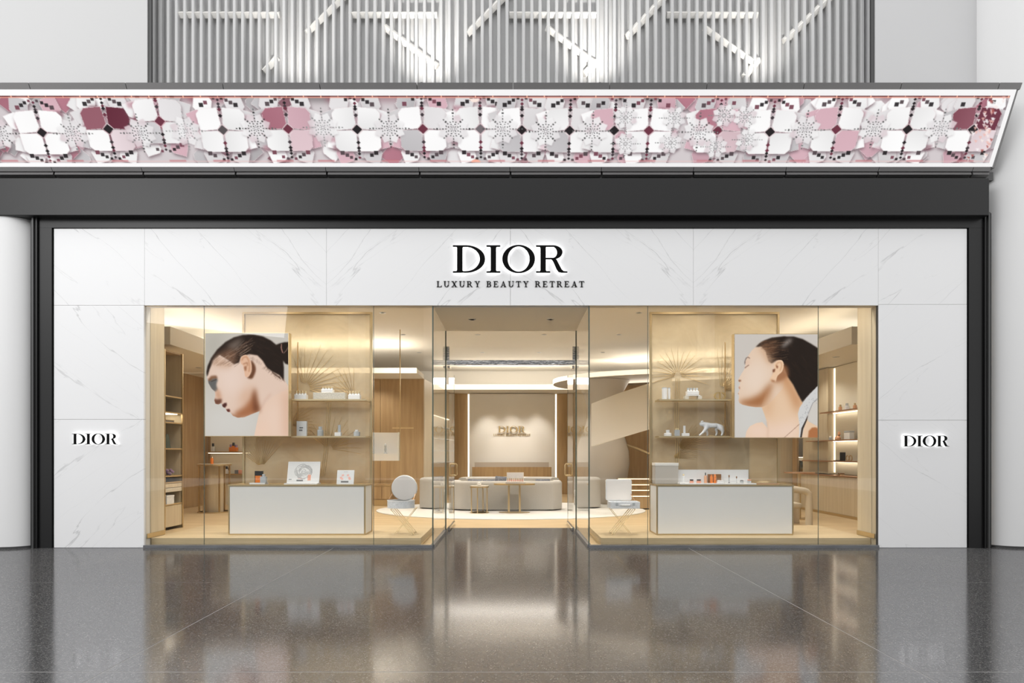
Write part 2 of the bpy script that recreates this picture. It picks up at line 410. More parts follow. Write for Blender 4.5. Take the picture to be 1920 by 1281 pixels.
# ------------------------------------------------------------------ raster painting for flat prints and screens
def smooth_poly(pts, n=6):
    P = np.array(pts, float); m = len(P); out = []
    for i in range(m):
        p0, p1, p2, p3 = P[i-1], P[i], P[(i+1) % m], P[(i+2) % m]
        for t in np.linspace(0, 1, n, endpoint=False):
            out.append(0.5*((2*p1)+(-p0+p2)*t+(2*p0-5*p1+4*p2-p3)*t*t+(-p0+3*p1-3*p2+p3)*t**3))
    return np.array(out)
class Canvas:
    def __init__(s, w, h, x0, y0, sc, bg):
        s.w, s.h, s.x0, s.y0, s.sc = w, h, x0, y0, sc
        s.a = np.ones((h, w, 3))*np.array(bg, float)
    def win(s, P, pad):
        x = (P[:, 0]-s.x0)*s.sc; y = (P[:, 1]-s.y0)*s.sc
        i0 = max(0, int(x.min()-pad)); i1 = min(s.w, int(x.max()+pad)+2); j0 = max(0, int(y.min()-pad)); j1 = min(s.h, int(y.max()+pad)+2)
        return x, y, i0, i1, j0, j1
    def mask(s, P, blur):
        pad = blur*3+2
        x, y, i0, i1, j0, j1 = s.win(P, pad)
        if i1 <= i0 or j1 <= j0: return None
        # pad the window so that a blur at the canvas edge is not cut
        gx = np.arange(i0-int(pad), i1+int(pad))+0.5; gy = np.arange(j0-int(pad), j1+int(pad))+0.5
        GX, GY = np.meshgrid(gx, gy); M = np.zeros(GX.shape, bool); m = len(x)
        for k in range(m):
            xa, ya, xb, yb = x[k], y[k], x[(k+1) % m], y[(k+1) % m]
            if ya == yb: continue
            c = (GY < max(ya, yb)) & (GY >= min(ya, yb)) & (GX < (xb-xa)*(GY-ya)/(yb-ya)+xa)
            M ^= c
        M = M.astype(float)
        if blur > 0.05:
            r = max(1, int(blur*3)); k = np.exp(-0.5*(np.arange(-r, r+1)/blur)**2); k /= k.sum()
            for ax in (0, 1):
                Q = np.zeros_like(M); Mp = np.pad(M, [(r, r) if a == ax else (0, 0) for a in (0, 1)], mode='edge')
                for q, kk in enumerate(k):
                    Q += kk*(Mp[q:q+M.shape[0], :] if ax == 0 else Mp[:, q:q+M.shape[1]])
                M = Q
        p = int(pad)
        return M[p:p+(j1-j0), p:p+(i1-i0)], i0, i1, j0, j1
    def fill(s, pts, col, blur=0.6, alpha=1.0, smooth=0, grad=None, clip=None):
        P = smooth_poly(pts, smooth) if smooth else np.array(pts, float)
        r = s.mask(P, blur)
        if r is None: return
        M, i0, i1, j0, j1 = r
        M = M*alpha
        if clip is not None: M = M*clip[j0:j1, i0:i1]
        c = np.ones((j1-j0, i1-i0, 3))*np.array(col, float)
        if grad is not None:     # (col2, angle) blend across the window
            t = np.linspace(0, 1, j1-j0)[:, None]*math.sin(grad[1])+np.linspace(0, 1, i1-i0)[None, :]*math.cos(grad[1])
            t = np.clip((t-t.min())/max(1e-6, t.max()-t.min()), 0, 1)[..., None]
            c = c*(1-t)+np.array(grad[0], float)*t
        s.a[j0:j1, i0:i1] = s.a[j0:j1, i0:i1]*(1-M[..., None])+c*M[..., None]
    def full(s, pts, smooth=0, blur=0.8):
        P = smooth_poly(pts, smooth) if smooth else np.array(pts, float)
        out = np.zeros((s.h, s.w)); r = s.mask(P, blur)
        if r is not None:
            M, i0, i1, j0, j1 = r; out[j0:j1, i0:i1] = M
        return out
    def stroke(s, pts, w, col, blur=0.5, alpha=1.0, clip=None):
        P = np.array(pts, float)
        for a, b in zip(P, P[1:]):
            d = b-a; n = np.array([-d[1], d[0]])/max(1e-6, np.hypot(*d))*w/2
            s.fill([a+n, b+n, b-n, a-n], col, blur, alpha, clip=clip)

def print_mesh(name, cv, p00, p10, p01, m, parent):
    """a flat print: one vertex per painted dot. p00 top-left, p10 top-right, p01 bottom-left"""
    h, w = cv.h, cv.w
    p00, p10, p01 = (np.array(p, float) for p in (p00, p10, p01))
    u = np.linspace(0, 1, w); v = np.linspace(0, 1, h)
    co = p00+u[None, :, None]*(p10-p00)+v[:, None, None]*(p01-p00)
    me = bpy.data.meshes.new(name)
    me.vertices.add(w*h); me.vertices.foreach_set('co', co.astype(np.float32).ravel())
    i = (np.arange(h-1)[:, None]*w+np.arange(w-1)[None, :]).ravel()
    q = np.stack([i, i+w, i+w+1, i+1], 1).astype(np.int32)
    n = len(q)
    me.loops.add(n*4); me.loops.foreach_set('vertex_index', q.ravel())
    me.polygons.add(n); me.polygons.foreach_set('loop_start', np.arange(0, n*4, 4, dtype=np.int32))
    at = me.color_attributes.new('Col', 'FLOAT_COLOR', 'POINT')
    rgba = np.ones((h*w, 4), np.float32); rgba[:, :3] = lin(np.clip(cv.a, 0, 255)).reshape(-1, 3)
    at.data.foreach_set('color', rgba.ravel())
    me.update(calc_edges=True); me.validate()
    me.materials.append(m)
    o = bpy.data.objects.new(name, me); COL.objects.link(o); o.parent = parent
    return o
# ------------------------------------------------------------------ SETTING outside: floor
fl = struct('floor', B(-13.2, 13.2, -22, 2.38, -0.10, -0.002), joint_m)
xs = [-13.15, -7.89, -2.63, 2.63, 7.89, 13.15]
ys = [-21.9, -7.76, -5.08, -2.40, 0.30]
g = 0.0045
for i in range(len(xs)-1):
    for j in range(len(ys)-1):
        obj('terrazzo_slab', B(xs[i]+g, xs[i+1]-g, ys[j]+g, ys[j+1]-g, -0.03, 0.0), terrazzo_m, fl)
obj('terrazzo_slab', B(-1.19, 1.19, 0.305, 2.37, -0.03, 0.0), terrazzo_m, fl)

# columns either side of the shopfront
def round_box(x0, x1, y0, y1, r, n=10):
    pts = []
    for cx, cy, a0 in ((x1-r, y0+r, -90), (x1-r, y1-r, 0), (x0+r, y1-r, 90), (x0+r, y0+r, 180)):
        for k in range(n+1):
            a = math.radians(a0+90*k/n); pts.append((cx+r*math.cos(a), cy+r*math.sin(a)))
    return pts
t = thing('column', 'thick white rounded column west of the black portal, ending under the dark beam', 'column', (-8.6, 0.55, 0))
bm = bmesh.new(); prism(bm, [round_box(-1.5, 1.535, -0.67, 0.6, 0.42)], 0.03, 4.93, 'xy')
obj('shaft', bm, plaster, t, smooth=True)
bm = bmesh.new(); prism(bm, [round_box(-1.5, 1.545, -0.68, 0.6, 0.42)], 0.0, 0.03, 'xy')
obj('base_ring', bm, trim_dark, t, smooth=True)
t = thing('column', 'tall pale grey rounded column east of the portal, running up behind the screen end', 'column', (8.6, 0.55, 0))
bm = bmesh.new(); prism(bm, [round_box(-1.47, 1.5, -0.62, 0.6, 0.45)], 0.03, 10.5, 'xy')
obj('shaft', bm, plaster, t, smooth=True)
bm = bmesh.new(); prism(bm, [round_box(-1.48, 1.5, -0.63, 0.6, 0.45)], 0.0, 0.03, 'xy')
obj('base_ring', bm, trim_dark, t, smooth=True)

# the far side of the hall, mirrored faintly in the shop glass
struct('wall_opposite', B(-24, 24, -24.4, -24.0, 0.0, 9.5), mat('hall_grey', (0.16, 0.157, 0.153), 0.7))
for i, (x, w_) in enumerate(((-7.5, 0.40), (-4.0, 0.25), (9.5, 0.4))):
    struct('column_opposite', L([(w_, 0.0), (w_, 9.5)], (x, -20.5, 0), n=28), plaster, smooth=True)

# upper wall and louvre screen
plaster_upper = mat('upper_wall_plaster', (0.59, 0.59, 0.59), 0.6)
struct('wall_upper_left', B(-10.5, X(276, 9.3), 0.30, 1.35, 5.60, 10.6), plaster_upper)
struct('wall_upper_right', B(X(1641, 9.3), 7.35, 0.30, 1.35, 5.60, 10.6), plaster_grey)
struct('wall_upper_back', B(X(276, 9.3)-0.1, X(1641, 9.3)+0.1, 0.615, 0.80, 5.6, 10.6), plaster)
struct('ceiling_ledge', B(-10.5, 7.2, 0.06, 1.4, 5.48, 5.60), trim_dark)
lx0, lx1 = X(276, 9.3), X(1641, 9.3)
t = thing('louver_screen', 'wide screen of upright grey fins over white truss bars above the media band', 'screen')
obj('reveal_strip', B(lx0, lx0+0.05, 0.32, 0.36, 5.62, 10.5), trim_dark, t)
obj('reveal_strip', B(lx1-0.05, lx1, 0.32, 0.36, 5.62, 10.5), trim_dark, t)
n_f = 86; step = (lx1-lx0-0.16)/(n_f-1)
bm = bmesh.new()     # one fin: rounded blade
prism(bm, [[(-0.030, 0.05), (-0.026, -0.015), (-0.018, -0.03), (0.018, -0.03), (0.026, -0.015), (0.030, 0.05)]], 5.62, 10.5, 'xy')
f0 = obj('fin', bm, fin_metal, t); f0.location = (lx0+0.08, 0.52, 0)
for i in range(1, n_f):
    shared('fin', f0.data, t, (lx0+0.08+i*step, 0.52, 0))
# steel truss behind and through the fins
def bar(x0, y0, x1, y1, d=9.545, w=0.055):
    a = Vector((X(x0, d), Y(d), Z(y0, d))); b = Vector((X(x1, d), Y(d), Z(y1, d)))
    obj('truss_bar', T([a, b], w, n=4), beam_white, t)
for x0, x1 in ((335, 525), (655, 820), (955, 1120), (1250, 1420)):
    bar(x0, 28, x1, 28)
bar(495, 135, 520, 108); bar(575, 62, 660, -20); bar(720, 50, 820, 125)
bar(875, 65, 960, -20); bar(1025, 52, 1120, 122); bar(1175, 70, 1260, -20); bar(1320, 52, 1420, 122); bar(1470, 78, 1560, -8)
bar(1095, 140, 1120, 115); bar(1395, 145, 1422, 112)
zc1 = Z(156.5, 8.49)
# up-lights added out of sight on the coping to brighten the fins
for px, pw in ((560, 75), (805, 150), (1110, 150), (1415, 80)):
    x = X(px, 9.5)
    u = thing('uplight', 'small added black up-light on the ledge below fins near x %d' % px, 'lamp', (x, -0.30, zc1+0.012))
    u['label'] = {560: 'small added uplight on the coping under the first bright fin bay', 805: 'small added uplight on the coping under the second bright fin bay',
                  1110: 'small added uplight on the coping under the third bright fin bay', 1415: 'small added uplight on the coping under the last bright fin bay'}[px]
    u['group'] = 'added uplights on the coping'
    obj('housing', L([(0.05, 0), (0.05, 0.10), (0.04, 0.11)], n=12), black_metal, u, smooth=True)
    obj('lens', L([(0.035, 0.112), (0.0, 0.113)], n=12), lamp_lens, u)
    spot_light('uplight_beam', (x, -0.30, zc1+0.15), pw, (1, 0.97, 0.92), (x, 0.62, 8.5), 74, 1.0)

# ------------------------------------------------------------------ media band over the shop
A_ = (-0.05, Z(313, 8.95)); B_ = (-0.48, Z(168, 8.52))
def sl(t):            # point on the leaning face, 0 bottom .. 1 top
    return (A_[0]+(B_[0]-A_[0])*t, A_[1]+(B_[1]-A_[1])*t)
def slab_yz(x0, x1, pts):
    return PR([pts], x0, x1, 'yz')
XE = X(1905, 8.52); XL = -9.6
t = thing('media_band', 'long leaning LED screen of pink and white petals above the shopfront', 'screen')
ny, nz_ = 0.43, 0.0
bk = 0.10
def face_slab(x0, x1, t0, t1, off, th):
    """slab on the leaning face; off = how far proud"""
    d = Vector((B_[0]-A_[0], B_[1]-A_[1])).normalized(); nn = Vector((-d.y, d.x))
    if nn.x > 0: nn = -nn
    p0 = Vector(sl(t0))+nn*off; p1 = Vector(sl(t1))+nn*off
    q0 = p0-nn*th; q1 = p1-nn*th
    return slab_yz(x0, x1, [tuple(p0), tuple(p1), tuple(q1), tuple(q0)])
ts0, ts1 = 0.052, 0.925
xs1 = X(1894, 8.55)
obj('body', slab_yz(XL, XE, [(A_[0]+0.02, A_[1]), (B_[0]+0.02, B_[1]), (0.18, B_[1]), (0.18, A_[1])]), trim_dark, t)
obj('bezel', face_slab(XL, XE, ts1, 1.0, 0.012, 0.05), bezel_white, t)
obj('bezel', face_slab(XL, XE, 0.0, ts0, 0.012, 0.05), bezel_white, t)
obj('bezel', face_slab(xs1, XE, ts0, ts1, 0.012, 0.05), bezel_white, t)
obj('end_cap', slab_yz(XE, XE+0.035, [(A_[0]-0.01, A_[1]-0.02), (B_[0]-0.01, B_[1]+0.03), (0.2, B_[1]+0.03), (0.2, A_[1]-0.02)]), trim_grey, t)
# coping above and two trims below, in lengths of 1.357 m
Ltop = [X(p, 8.5) for p in (-125, 56, 237, 418.5, 600, 782, 962, 1143, 1325, 1507, 1689, 1872)]
zc0, zc1 = Z(168, 8.52), Z(156.5, 8.49)
for a, b in zip(Ltop, Ltop[1:]+[XE+0.055]):
    obj('coping', slab_yz(a+0.005, b-0.005, [(-0.49, zc0), (-0.53, zc1), (0.30, zc1+0.03), (0.30, zc0)]), trim_grey, t)
Lb = [X(p, 9.0) for p in (-71, 100.5, 268, 441, 612, 786, 956, 1127, 1299, 1472, 1645, 1821)]
za, zb, zcx = Z(313, 8.95), Z(322.3, 9.0), Z(332.5, 9.04)
for a, b in zip(Lb, Lb[1:]+[XE-0.0]):
    b = min(b, X(1862, 8.95))
    obj('lower_trim', slab_yz(a+0.004, b-0.004, [(-0.055, za), (-0.02, zb), (0.2, zb), (0.2, za)]), trim_grey, t)
    obj('drip_trim', slab_yz(a+0.022, b-0.004, [(0.0, zb), (-0.012, zb-0.045), (0.035, zcx), (0.2, zcx), (0.2, zb)]), trim_mid, t)
# screen picture: kaleidoscope of petals, diamonds and dotted stars
rnd = random.Random(7)
PPM = 130.3*1.0
def u_of(x): return 958+x*130.3
cv = Canvas(2003, 132, -120, 177, 1.0, (212, 204, 206))
WHT, LGT, MID = (250, 249, 249), (226, 223, 224), (203, 200, 202)
PNK, ROSE, MAR, BLK = (214, 176, 186), (178, 120, 134), (112, 58, 72), (44, 40, 42)
# dusk along the top edge
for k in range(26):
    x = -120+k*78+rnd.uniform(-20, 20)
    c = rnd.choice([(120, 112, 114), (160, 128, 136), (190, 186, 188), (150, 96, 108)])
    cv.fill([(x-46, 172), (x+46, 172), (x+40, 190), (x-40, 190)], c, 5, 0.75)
def hexa(cx, cy, r, a, asp=1.0, cut=0.42):
    """petal: square with two cut corners pointing along a"""
    pts = [(-1, -1+cut), (-1+cut, -1), (1, -1), (1, 1-cut), (1-cut, 1), (-1, 1)]
    ca, sa = math.cos(a), math.sin(a)
    return [(cx+(x*ca-y*sa*asp)*r, cy+(x*sa+y*ca*asp)*r) for x, y in pts]
def petal(cx, cy, r, a, col, asp=1.0):
    P = hexa(cx, cy, r, a, asp)
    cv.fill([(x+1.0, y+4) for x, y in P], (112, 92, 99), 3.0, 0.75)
    k_ = rnd.choice([4, 8, -12, -20]); g2 = tuple(min(255, c+k_) for c in col)
    cv.fill(P, col, 0.55, 1.0, grad=(g2, rnd.uniform(0, 6.28)))
    cv.stroke(P+[P[0]], 0.8, (252, 238, 238), 0.4, 0.55)
def dia(cx, cy, r, col, rot=math.pi/4):
    cv.fill([(cx+r*math.cos(rot+k*math.pi/2+math.pi/4), cy+r*math.sin(rot+k*math.pi/2+math.pi/4)) for k in range(4)], col, 0.5)
def flower(cx, cy, s, tone, core):
    # filler petals above and below
    for dx, dy, r in ((-30, -50, 17), (30, -50, 17), (-27, 52, 16), (27, 52, 16), (-46, -22, 15), (46, -22, 15), (-44, 26, 14), (44, 26, 14)):
        c = rnd.choice([WHT, LGT, WHT, MID, PNK, LGT])
        petal(cx+dx*s, cy+dy*s, r*s, math.atan2(dy, dx)+math.pi/4, c)
    for k in range(14):     # rose glow in the gaps
        x = cx+rnd.uniform(-48, 48)*s; y = cy+rnd.uniform(-40, 45)*s
        cv.fill([(x-9, y-5), (x+9, y-6), (x+8, y+5), (x-8, y+6)], rnd.choice([ROSE, PNK, MAR]), 2.2, 0.55)
    cols = {'w': [WHT]*4, 'm': [(150, 96, 108), MAR, WHT, (238, 222, 226)], 'p': [PNK, WHT, WHT, PNK], 'g': [WHT, LGT, MID, WHT], 'r': [ROSE, PNK, WHT, (222, 196, 202)]}[tone]
    for (dx, dy), c in zip(((-24, -20), (24, -20), (-23, 24), (23, 24)), cols):
        petal(cx+dx*s, cy+dy*s, 21*s, math.atan2(dy, dx)-math.pi/4, c, 1.0)
    dia(cx, cy+1, 10*s, core); cv.stroke([(cx-11*s, cy+1), (cx, cy+12*s), (cx+11*s, cy+1), (cx, cy-10*s), (cx-11*s, cy+1)], 0.9, (245, 220, 222), 0.4, 0.8)
    for d in (-58, -50, -44, -39, -27, 27, 38, 44, 50, 58):        # chain of diamonds on the axis
        dia(cx, cy+d*s, (4.2 if abs(d) in (39, 27, 38) else 3.2)*s, rnd.choice([BLK, BLK, MAR, (70, 62, 66)]))
    for sx in (-1, 1):
        for q in range(4):      # stepped chequers
            for sy in (-1, 1):
                if rnd.random() < 0.85:
                    x_ = cx+sx*(8+q*8.2)*s; y_ = cy+sy*(61-q*4.2-(q > 3)*3)*s; h_ = (2.6+q*0.5)*s
                    cv.fill([(x_-h_, y_-h_), (x_+h_, y_-h_), (x_+h_, y_+h_), (x_-h_, y_+h_)], rnd.choice([BLK, BLK, (84, 72, 76), (120, 72, 84)]), 0.5, 0.92)
def mandala(cx, cy, s, dark=0.8):
    for k in range(8):
        a = k*math.pi/4+math.pi/8
        P = hexa(cx+26*s*math.cos(a), cy+26*s*math.sin(a), 9*s, a+math.pi/4)
        cv.fill([(x, y+2) for x, y in P], (150, 138, 142), 2.0, 0.4); cv.fill(P, rnd.choice([(246, 245, 245), (236, 233, 234), (226, 212, 216)]), 0.7, 0.85)
    cv.fill([(cx+22*s*math.cos(k*math.pi/8), cy+22*s*math.sin(k*math.pi/8)) for k in range(16)], (240, 238, 239), 4, 0.8)
    for ring, cnt, r in ((7, 8, 1.7), (12.5, 8, 2.3), (18, 16, 1.9), (25, 8, 2.7), (32, 8, 2.3), (39, 4, 2.8), (47, 4, 2.4)):
        for k in range(cnt):
            a = 2*math.pi*k/cnt+(math.pi/8 if ring in (12.5,) else 0)
            dia(cx+ring*s*math.cos(a), cy+ring*s*math.sin(a), r*s, tuple(int(60+(1-dark)*120+rnd.uniform(-20, 50)) for _ in range(1))*3, a)
    cv.fill([(cx+4.6*s*math.cos(k*math.pi/8), cy+4.6*s*math.sin(k*math.pi/8)) for k in range(16)], (150, 145, 148), 0.6)
    cv.fill([(cx+3*s*math.cos(k*math.pi/8), cy+3*s*math.sin(k*math.pi/8)) for k in range(16)], (236, 234, 235), 0.6)
FL = [(-60, 242, 'g', BLK), (78, 247, 'w', BLK), (205, 240, 'm', BLK), (305, 225, 'g', MAR), (420, 242, 'w', (90, 84, 86)), (543, 240, 'r', MAR),
      (673, 241, 'w', BLK), (797, 240, 'g', MAR), (905, 240, 'w', (120, 112, 116)), (983, 242, 'g', BLK), (1073, 243, 'g', BLK), (1157, 243, 'p', BLK),
      (1222, 243, 'w', MAR), (1352, 243, 'r', MAR), (1451, 246, 'w', BLK), (1575, 241, 'p', MAR), (1709, 241, 'w', BLK), (1832, 241, 'm', BLK)]
MD = [(-2, 250, 0.8), (136, 250, 0.7), (263, 249, 0.8), (350, 245, 0.25), (483, 240, 1.0), (609, 238, 0.4), (734, 240, 0.8), (854, 241, 0.9), (947, 241, 0.7),
      (1028, 246, 0.9), (1116, 245, 0.8), (1177, 219, 0.3), (1180, 270, 0.3), (1268, 220, 0.3), (1265, 268, 0.3), (1316, 247, 0.7), (1360, 215, 0.5), (1400, 218, 0.4), (1352, 276, 0.3), (1410, 262, 0.3), (1516, 243, 0.6), (1646, 241, 0.7), (1771, 240, 0.5)]
for k in range(150):
    petal(rnd.uniform(-120, 1880), rnd.choice([rnd.uniform(185, 215), rnd.uniform(270, 305), rnd.uniform(185, 305)]), rnd.uniform(9, 19), rnd.choice([0.785, 2.36, 3.93, 5.5])+rnd.uniform(-0.1, 0.1),
          rnd.choice([WHT, LGT, MID, PNK, WHT, ROSE, LGT, (176, 172, 174), (150, 110, 120)]))
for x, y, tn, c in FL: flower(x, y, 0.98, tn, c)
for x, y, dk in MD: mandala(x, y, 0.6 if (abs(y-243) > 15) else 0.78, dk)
# beaded line along the top and bottom edges
cv.fill([(-130, 177), (1900, 177), (1900, 180.5), (-130, 180.5)], (110, 62, 62), 0.5, 0.85)
cv.fill([(-130, 180.5), (1900, 180.5), (1900, 182), (-130, 182)], (236, 160, 140), 0.4, 0.8)
for k in range(64):
    x = -118+k*31.7; cv.fill([(x, 176), (x+1.6, 176), (x+1.6, 182), (x, 182)], (250, 190, 165), 0.5)
cv.fill([(-130, 304), (1900, 304), (1900, 306), (-130, 306)], (238, 196, 194), 0.6, 0.6)
for k in range(20):
    x = -90+k*101+rnd.uniform(-16, 16); cv.fill([(x-16, 302), (x+16, 302), (x+16, 306), (x-16, 306)], (196, 120, 126), 0.8, 0.6)
cv.fill([(895+10*math.cos(k), 183+7*math.sin(k)) for k in np.linspace(0, 3.14, 9)], (252, 232, 222), 0.7)
cv.fill([(895+9*math.cos(k), 307-6*math.sin(k)) for k in np.linspace(0, 3.14, 9)], (250, 180, 160), 0.9)
for k in range(70):      # frost at the end of the screen
    y = rnd.uniform(180, 304); x = 1872-rnd.random()**2*34+(-8 if 205 < y < 260 else 0)
    cv.fill([(x-3, y-3), (x+4, y-2), (x+2, y+4)], rnd.choice([(250, 236, 232), (240, 190, 180), (250, 246, 246), (170, 90, 86)]), 0.6, 0.8)
d_ = Vector((B_[0]-A_[0], B_[1]-A_[1])).normalized(); n_ = Vector((-d_.y, d_.x))
if n_.x > 0: n_ = -n_
p0 = Vector(sl(ts0))+n_*0.006; p1 = Vector(sl(ts1))+n_*0.006
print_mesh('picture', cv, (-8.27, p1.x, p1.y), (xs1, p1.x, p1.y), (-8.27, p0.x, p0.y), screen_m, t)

# ------------------------------------------------------------------ beam and black portal
bm = B(-10.2, X(1855, 8.85), -0.15, 0.40, Z(403.5, 8.85), Z(334, 8.85), 0.006, 1)
struct('beam', bm, black_metal)
px0, px1, pz = -6.783, 6.765, Z(429.5, 9)
trim = struct_root('trim_1')
zt = Z(400, 9)
obj('head', B(-7.10, 7.10, -0.02, 0.06, pz+0.012, zt), black_metal, trim)
for s, xe in ((-1, px0), (1, px1)):
    obj('jamb', B(xe+s*0.012, s*6.985, -0.02, 0.06, 0.0, pz+0.010), black_metal, trim)
    obj('channel', B(s*6.99, s*7.012, -0.05, 0.06, 0.0, zt-0.01), black_metal, trim)
    obj('channel', B(s*7.030, s*7.052, -0.07, 0.06, 0.0, zt-0.01), trim_dark, trim)
    obj('channel', B(s*7.06, s*7.10, -0.03, 0.06, 0.0, zt-0.01), black_metal, trim)
struct('wall_portal_back', B(-9.8, -6.7, 0.065, 0.15, 0.0, 5.4), dark_gap)
struct('wall_portal_back_2', B(6.7, 7.10, 0.065, 0.15, 0.0, 4.9), dark_gap)

# ------------------------------------------------------------------ marble surround
wf = struct('wall_front', B(px0, px1, 0.045, 0.15, Z(573, 9), pz), interior_paint)
obj('side_pier', B(px0, X(270, 9), 0.045, 0.15, 0.0, Z(573, 9)-0.001), interior_paint, wf)
obj('side_pier', B(X(1647, 9), px1, 0.045, 0.15, 0.0, Z(573, 9)-0.001), interior_paint, wf)
def panel(xa, xb, ya, yb, fx, fz, off):
    x0, x1, z0, z1 = X(xa, 9)+0.002, X(xb, 9)-0.002, Z(yb, 9)+0.002, Z(ya, 9)-0.002
    if ya == 429: z1 += 0.002
    bm = B(x0, x1, 0.0, 0.04, max(z0, 0.004), z1)
    uvl = bm.loops.layers.uv.new('UVMap')
    for f in bm.faces:
        for l in f.loops:
            l[uvl].uv = ((l.vert.co.x*fx)+off[0], l.vert.co.z*fz+off[1])
    obj('marble_panel', bm, marble_m, wf)
panel(101, 271, 429, 572.5, 1, 1, (0, 0)); panel(271, 612, 429, 573, 1, 1, (0.4, 0.7)); panel(612, 957, 429, 573, -1, 1, (-2*2.737*0+0.4-2*2.737, 0.7))
panel(957, 1300, 429, 573, 1, 1, (0.4-5.474, 0.7)); panel(1300, 1647, 429, 573, -1, 1, (0.4-5.474+5.41, 0.7)); panel(1647, 1813, 429, 571, -1, 1, (1.2, 0.1))
panel(101, 270, 572.5, 786.5, 1, 1, (0.1, 3.2)); panel(101, 270, 786.5, 1027.5, 1, -1, (0.1, 6.97))
panel(1647, 1813, 571, 788, -1, 1, (3.37, 5.45)); panel(1647, 1813, 788, 1027.5, -1, -1, (3.37, 9.25))

# ------------------------------------------------------------------ lettering
def arc_ring(cx, cy, ro, rio, ri, rii, a0, a1, n=28):
    o = [(cx+ro*math.cos(a), cy+rio*math.sin(a)) for a in np.linspace(math.radians(a0), math.radians(a1), n)]
    i = [(cx+ri*math.cos(a), cy+rii*math.sin(a)) for a in np.linspace(math.radians(a1), math.radians(a0), n)]
    return o+i
def rect(x0, x1, y0, y1): return [(x0, y0), (x1, y0), (x1, y1), (x0, y1)]
def full_ring(cx, cy, rx, ry, rx2, ry2, n=48):
    o = [(cx+rx*math.cos(a), cy+ry*math.sin(a)) for a in np.linspace(0, 2*math.pi, n, endpoint=False)]
    i = [(cx+rx2*math.cos(a), cy+ry2*math.sin(a)) for a in np.linspace(0, 2*math.pi, n, endpoint=False)]
    return [o, i]
def stem(x0, x1, s0, s1, H=150, h=6):
    """Didone stem with bracketed hairline serifs, as one outline"""
    k = 7
    return [(s0, 0), (s1, 0), (s1, h), (x1+3, h+1), (x1, h+k), (x1, H-h-k), (x1+3, H-h-1), (s1, H-h), (s1, H), (s0, H), (s0, H-h), (x0-3, H-h-1), (x0, H-h-k), (x0, h+k), (x0-3, h+1), (s0, h)]
BIG = {
 'D': ([[stem(23, 53, 0, 62)], [arc_ring(72, 75, 106, 75, 77, 68.5, -90, 90)], [rect(53, 73, 0, 6.5)], [rect(53, 73, 143.5, 150)]], 0),
 'I': ([[stem(23, 53, 0, 76)]], 186),
 'O': ([full_ring(90.5, 75, 90.5, 77, 60.5, 71)], 273),
 'R': ([[stem(24, 54, 0, 78)], [arc_ring(92, 112, 54, 38, 24, 31.5, -90, 90)], [rect(54, 93, 143.5, 150)], [rect(54, 93, 74, 80.5)],
        [[(78, 79), (104, 79), (114, 70), (128, 42), (141, 17), (152, 7), (173, 5), (173, 0), (140, 0), (124, 4), (113, 20), (98, 54), (90, 69)]]], 460)}
def big_sign(root, mat_, scale, y0, y1, halo_y=None, hshrink=0.0):
    for ch in 'DIOR':
        pcs, off = BIG[ch]; bm = bmesh.new()
        for loops in pcs:
            prism(bm, [[((x+off)*scale, z*scale) for x, z in lp] for lp in loops], y0, y1)
        lo = obj('letter', bm, mat_, root)
        if halo_y is not None:
            bm = bmesh.new()
            for loops in pcs:
                prism(bm, [[((x+off)*scale, z*scale) for x, z in lp] for lp in loops], y1+0.0005, halo_y)
            obj('halo_light', bm, halo, lo)
def place_sign(label, px0_, px1_, py1_, d, m, th, gap, cat='sign', lit=True):
    sc = (X(px1_, d)-X(px0_, d))/633.0
    r = thing('shop_sign', label, cat, (X(px0_, d), Y(d), Z(py1_, d)))
    big_sign(r, m, sc, -gap-th, -gap, (-gap+0.006) if lit else None)
    # short pegs that carry the letters
    bm = bmesh.new()
    for x in (38, 224, 290, 440, 498):
        bx(bm, x*sc-0.004, x*sc+0.004, -gap, 0.0, 75*sc-0.004, 75*sc+0.004)
    p = obj('mounting_peg', bm, letter_black, r); p['kind'] = 'stuff'
    return r
place_sign('large black halo-lit capital lettering at the centre of the marble header', 850, 1063, 513.6, 9.0, letter_black, 0.03, 0.045)
place_sign('small black halo-lit lettering on the marble pier beside the bright west column', 139.5, 224, 833.5, 9.0, letter_black, 0.018, 0.032)
place_sign('small black halo-lit lettering on the marble pier beside the grey east column', 1690, 1775.5, 837.5, 9.0, letter_black, 0.018, 0.032)

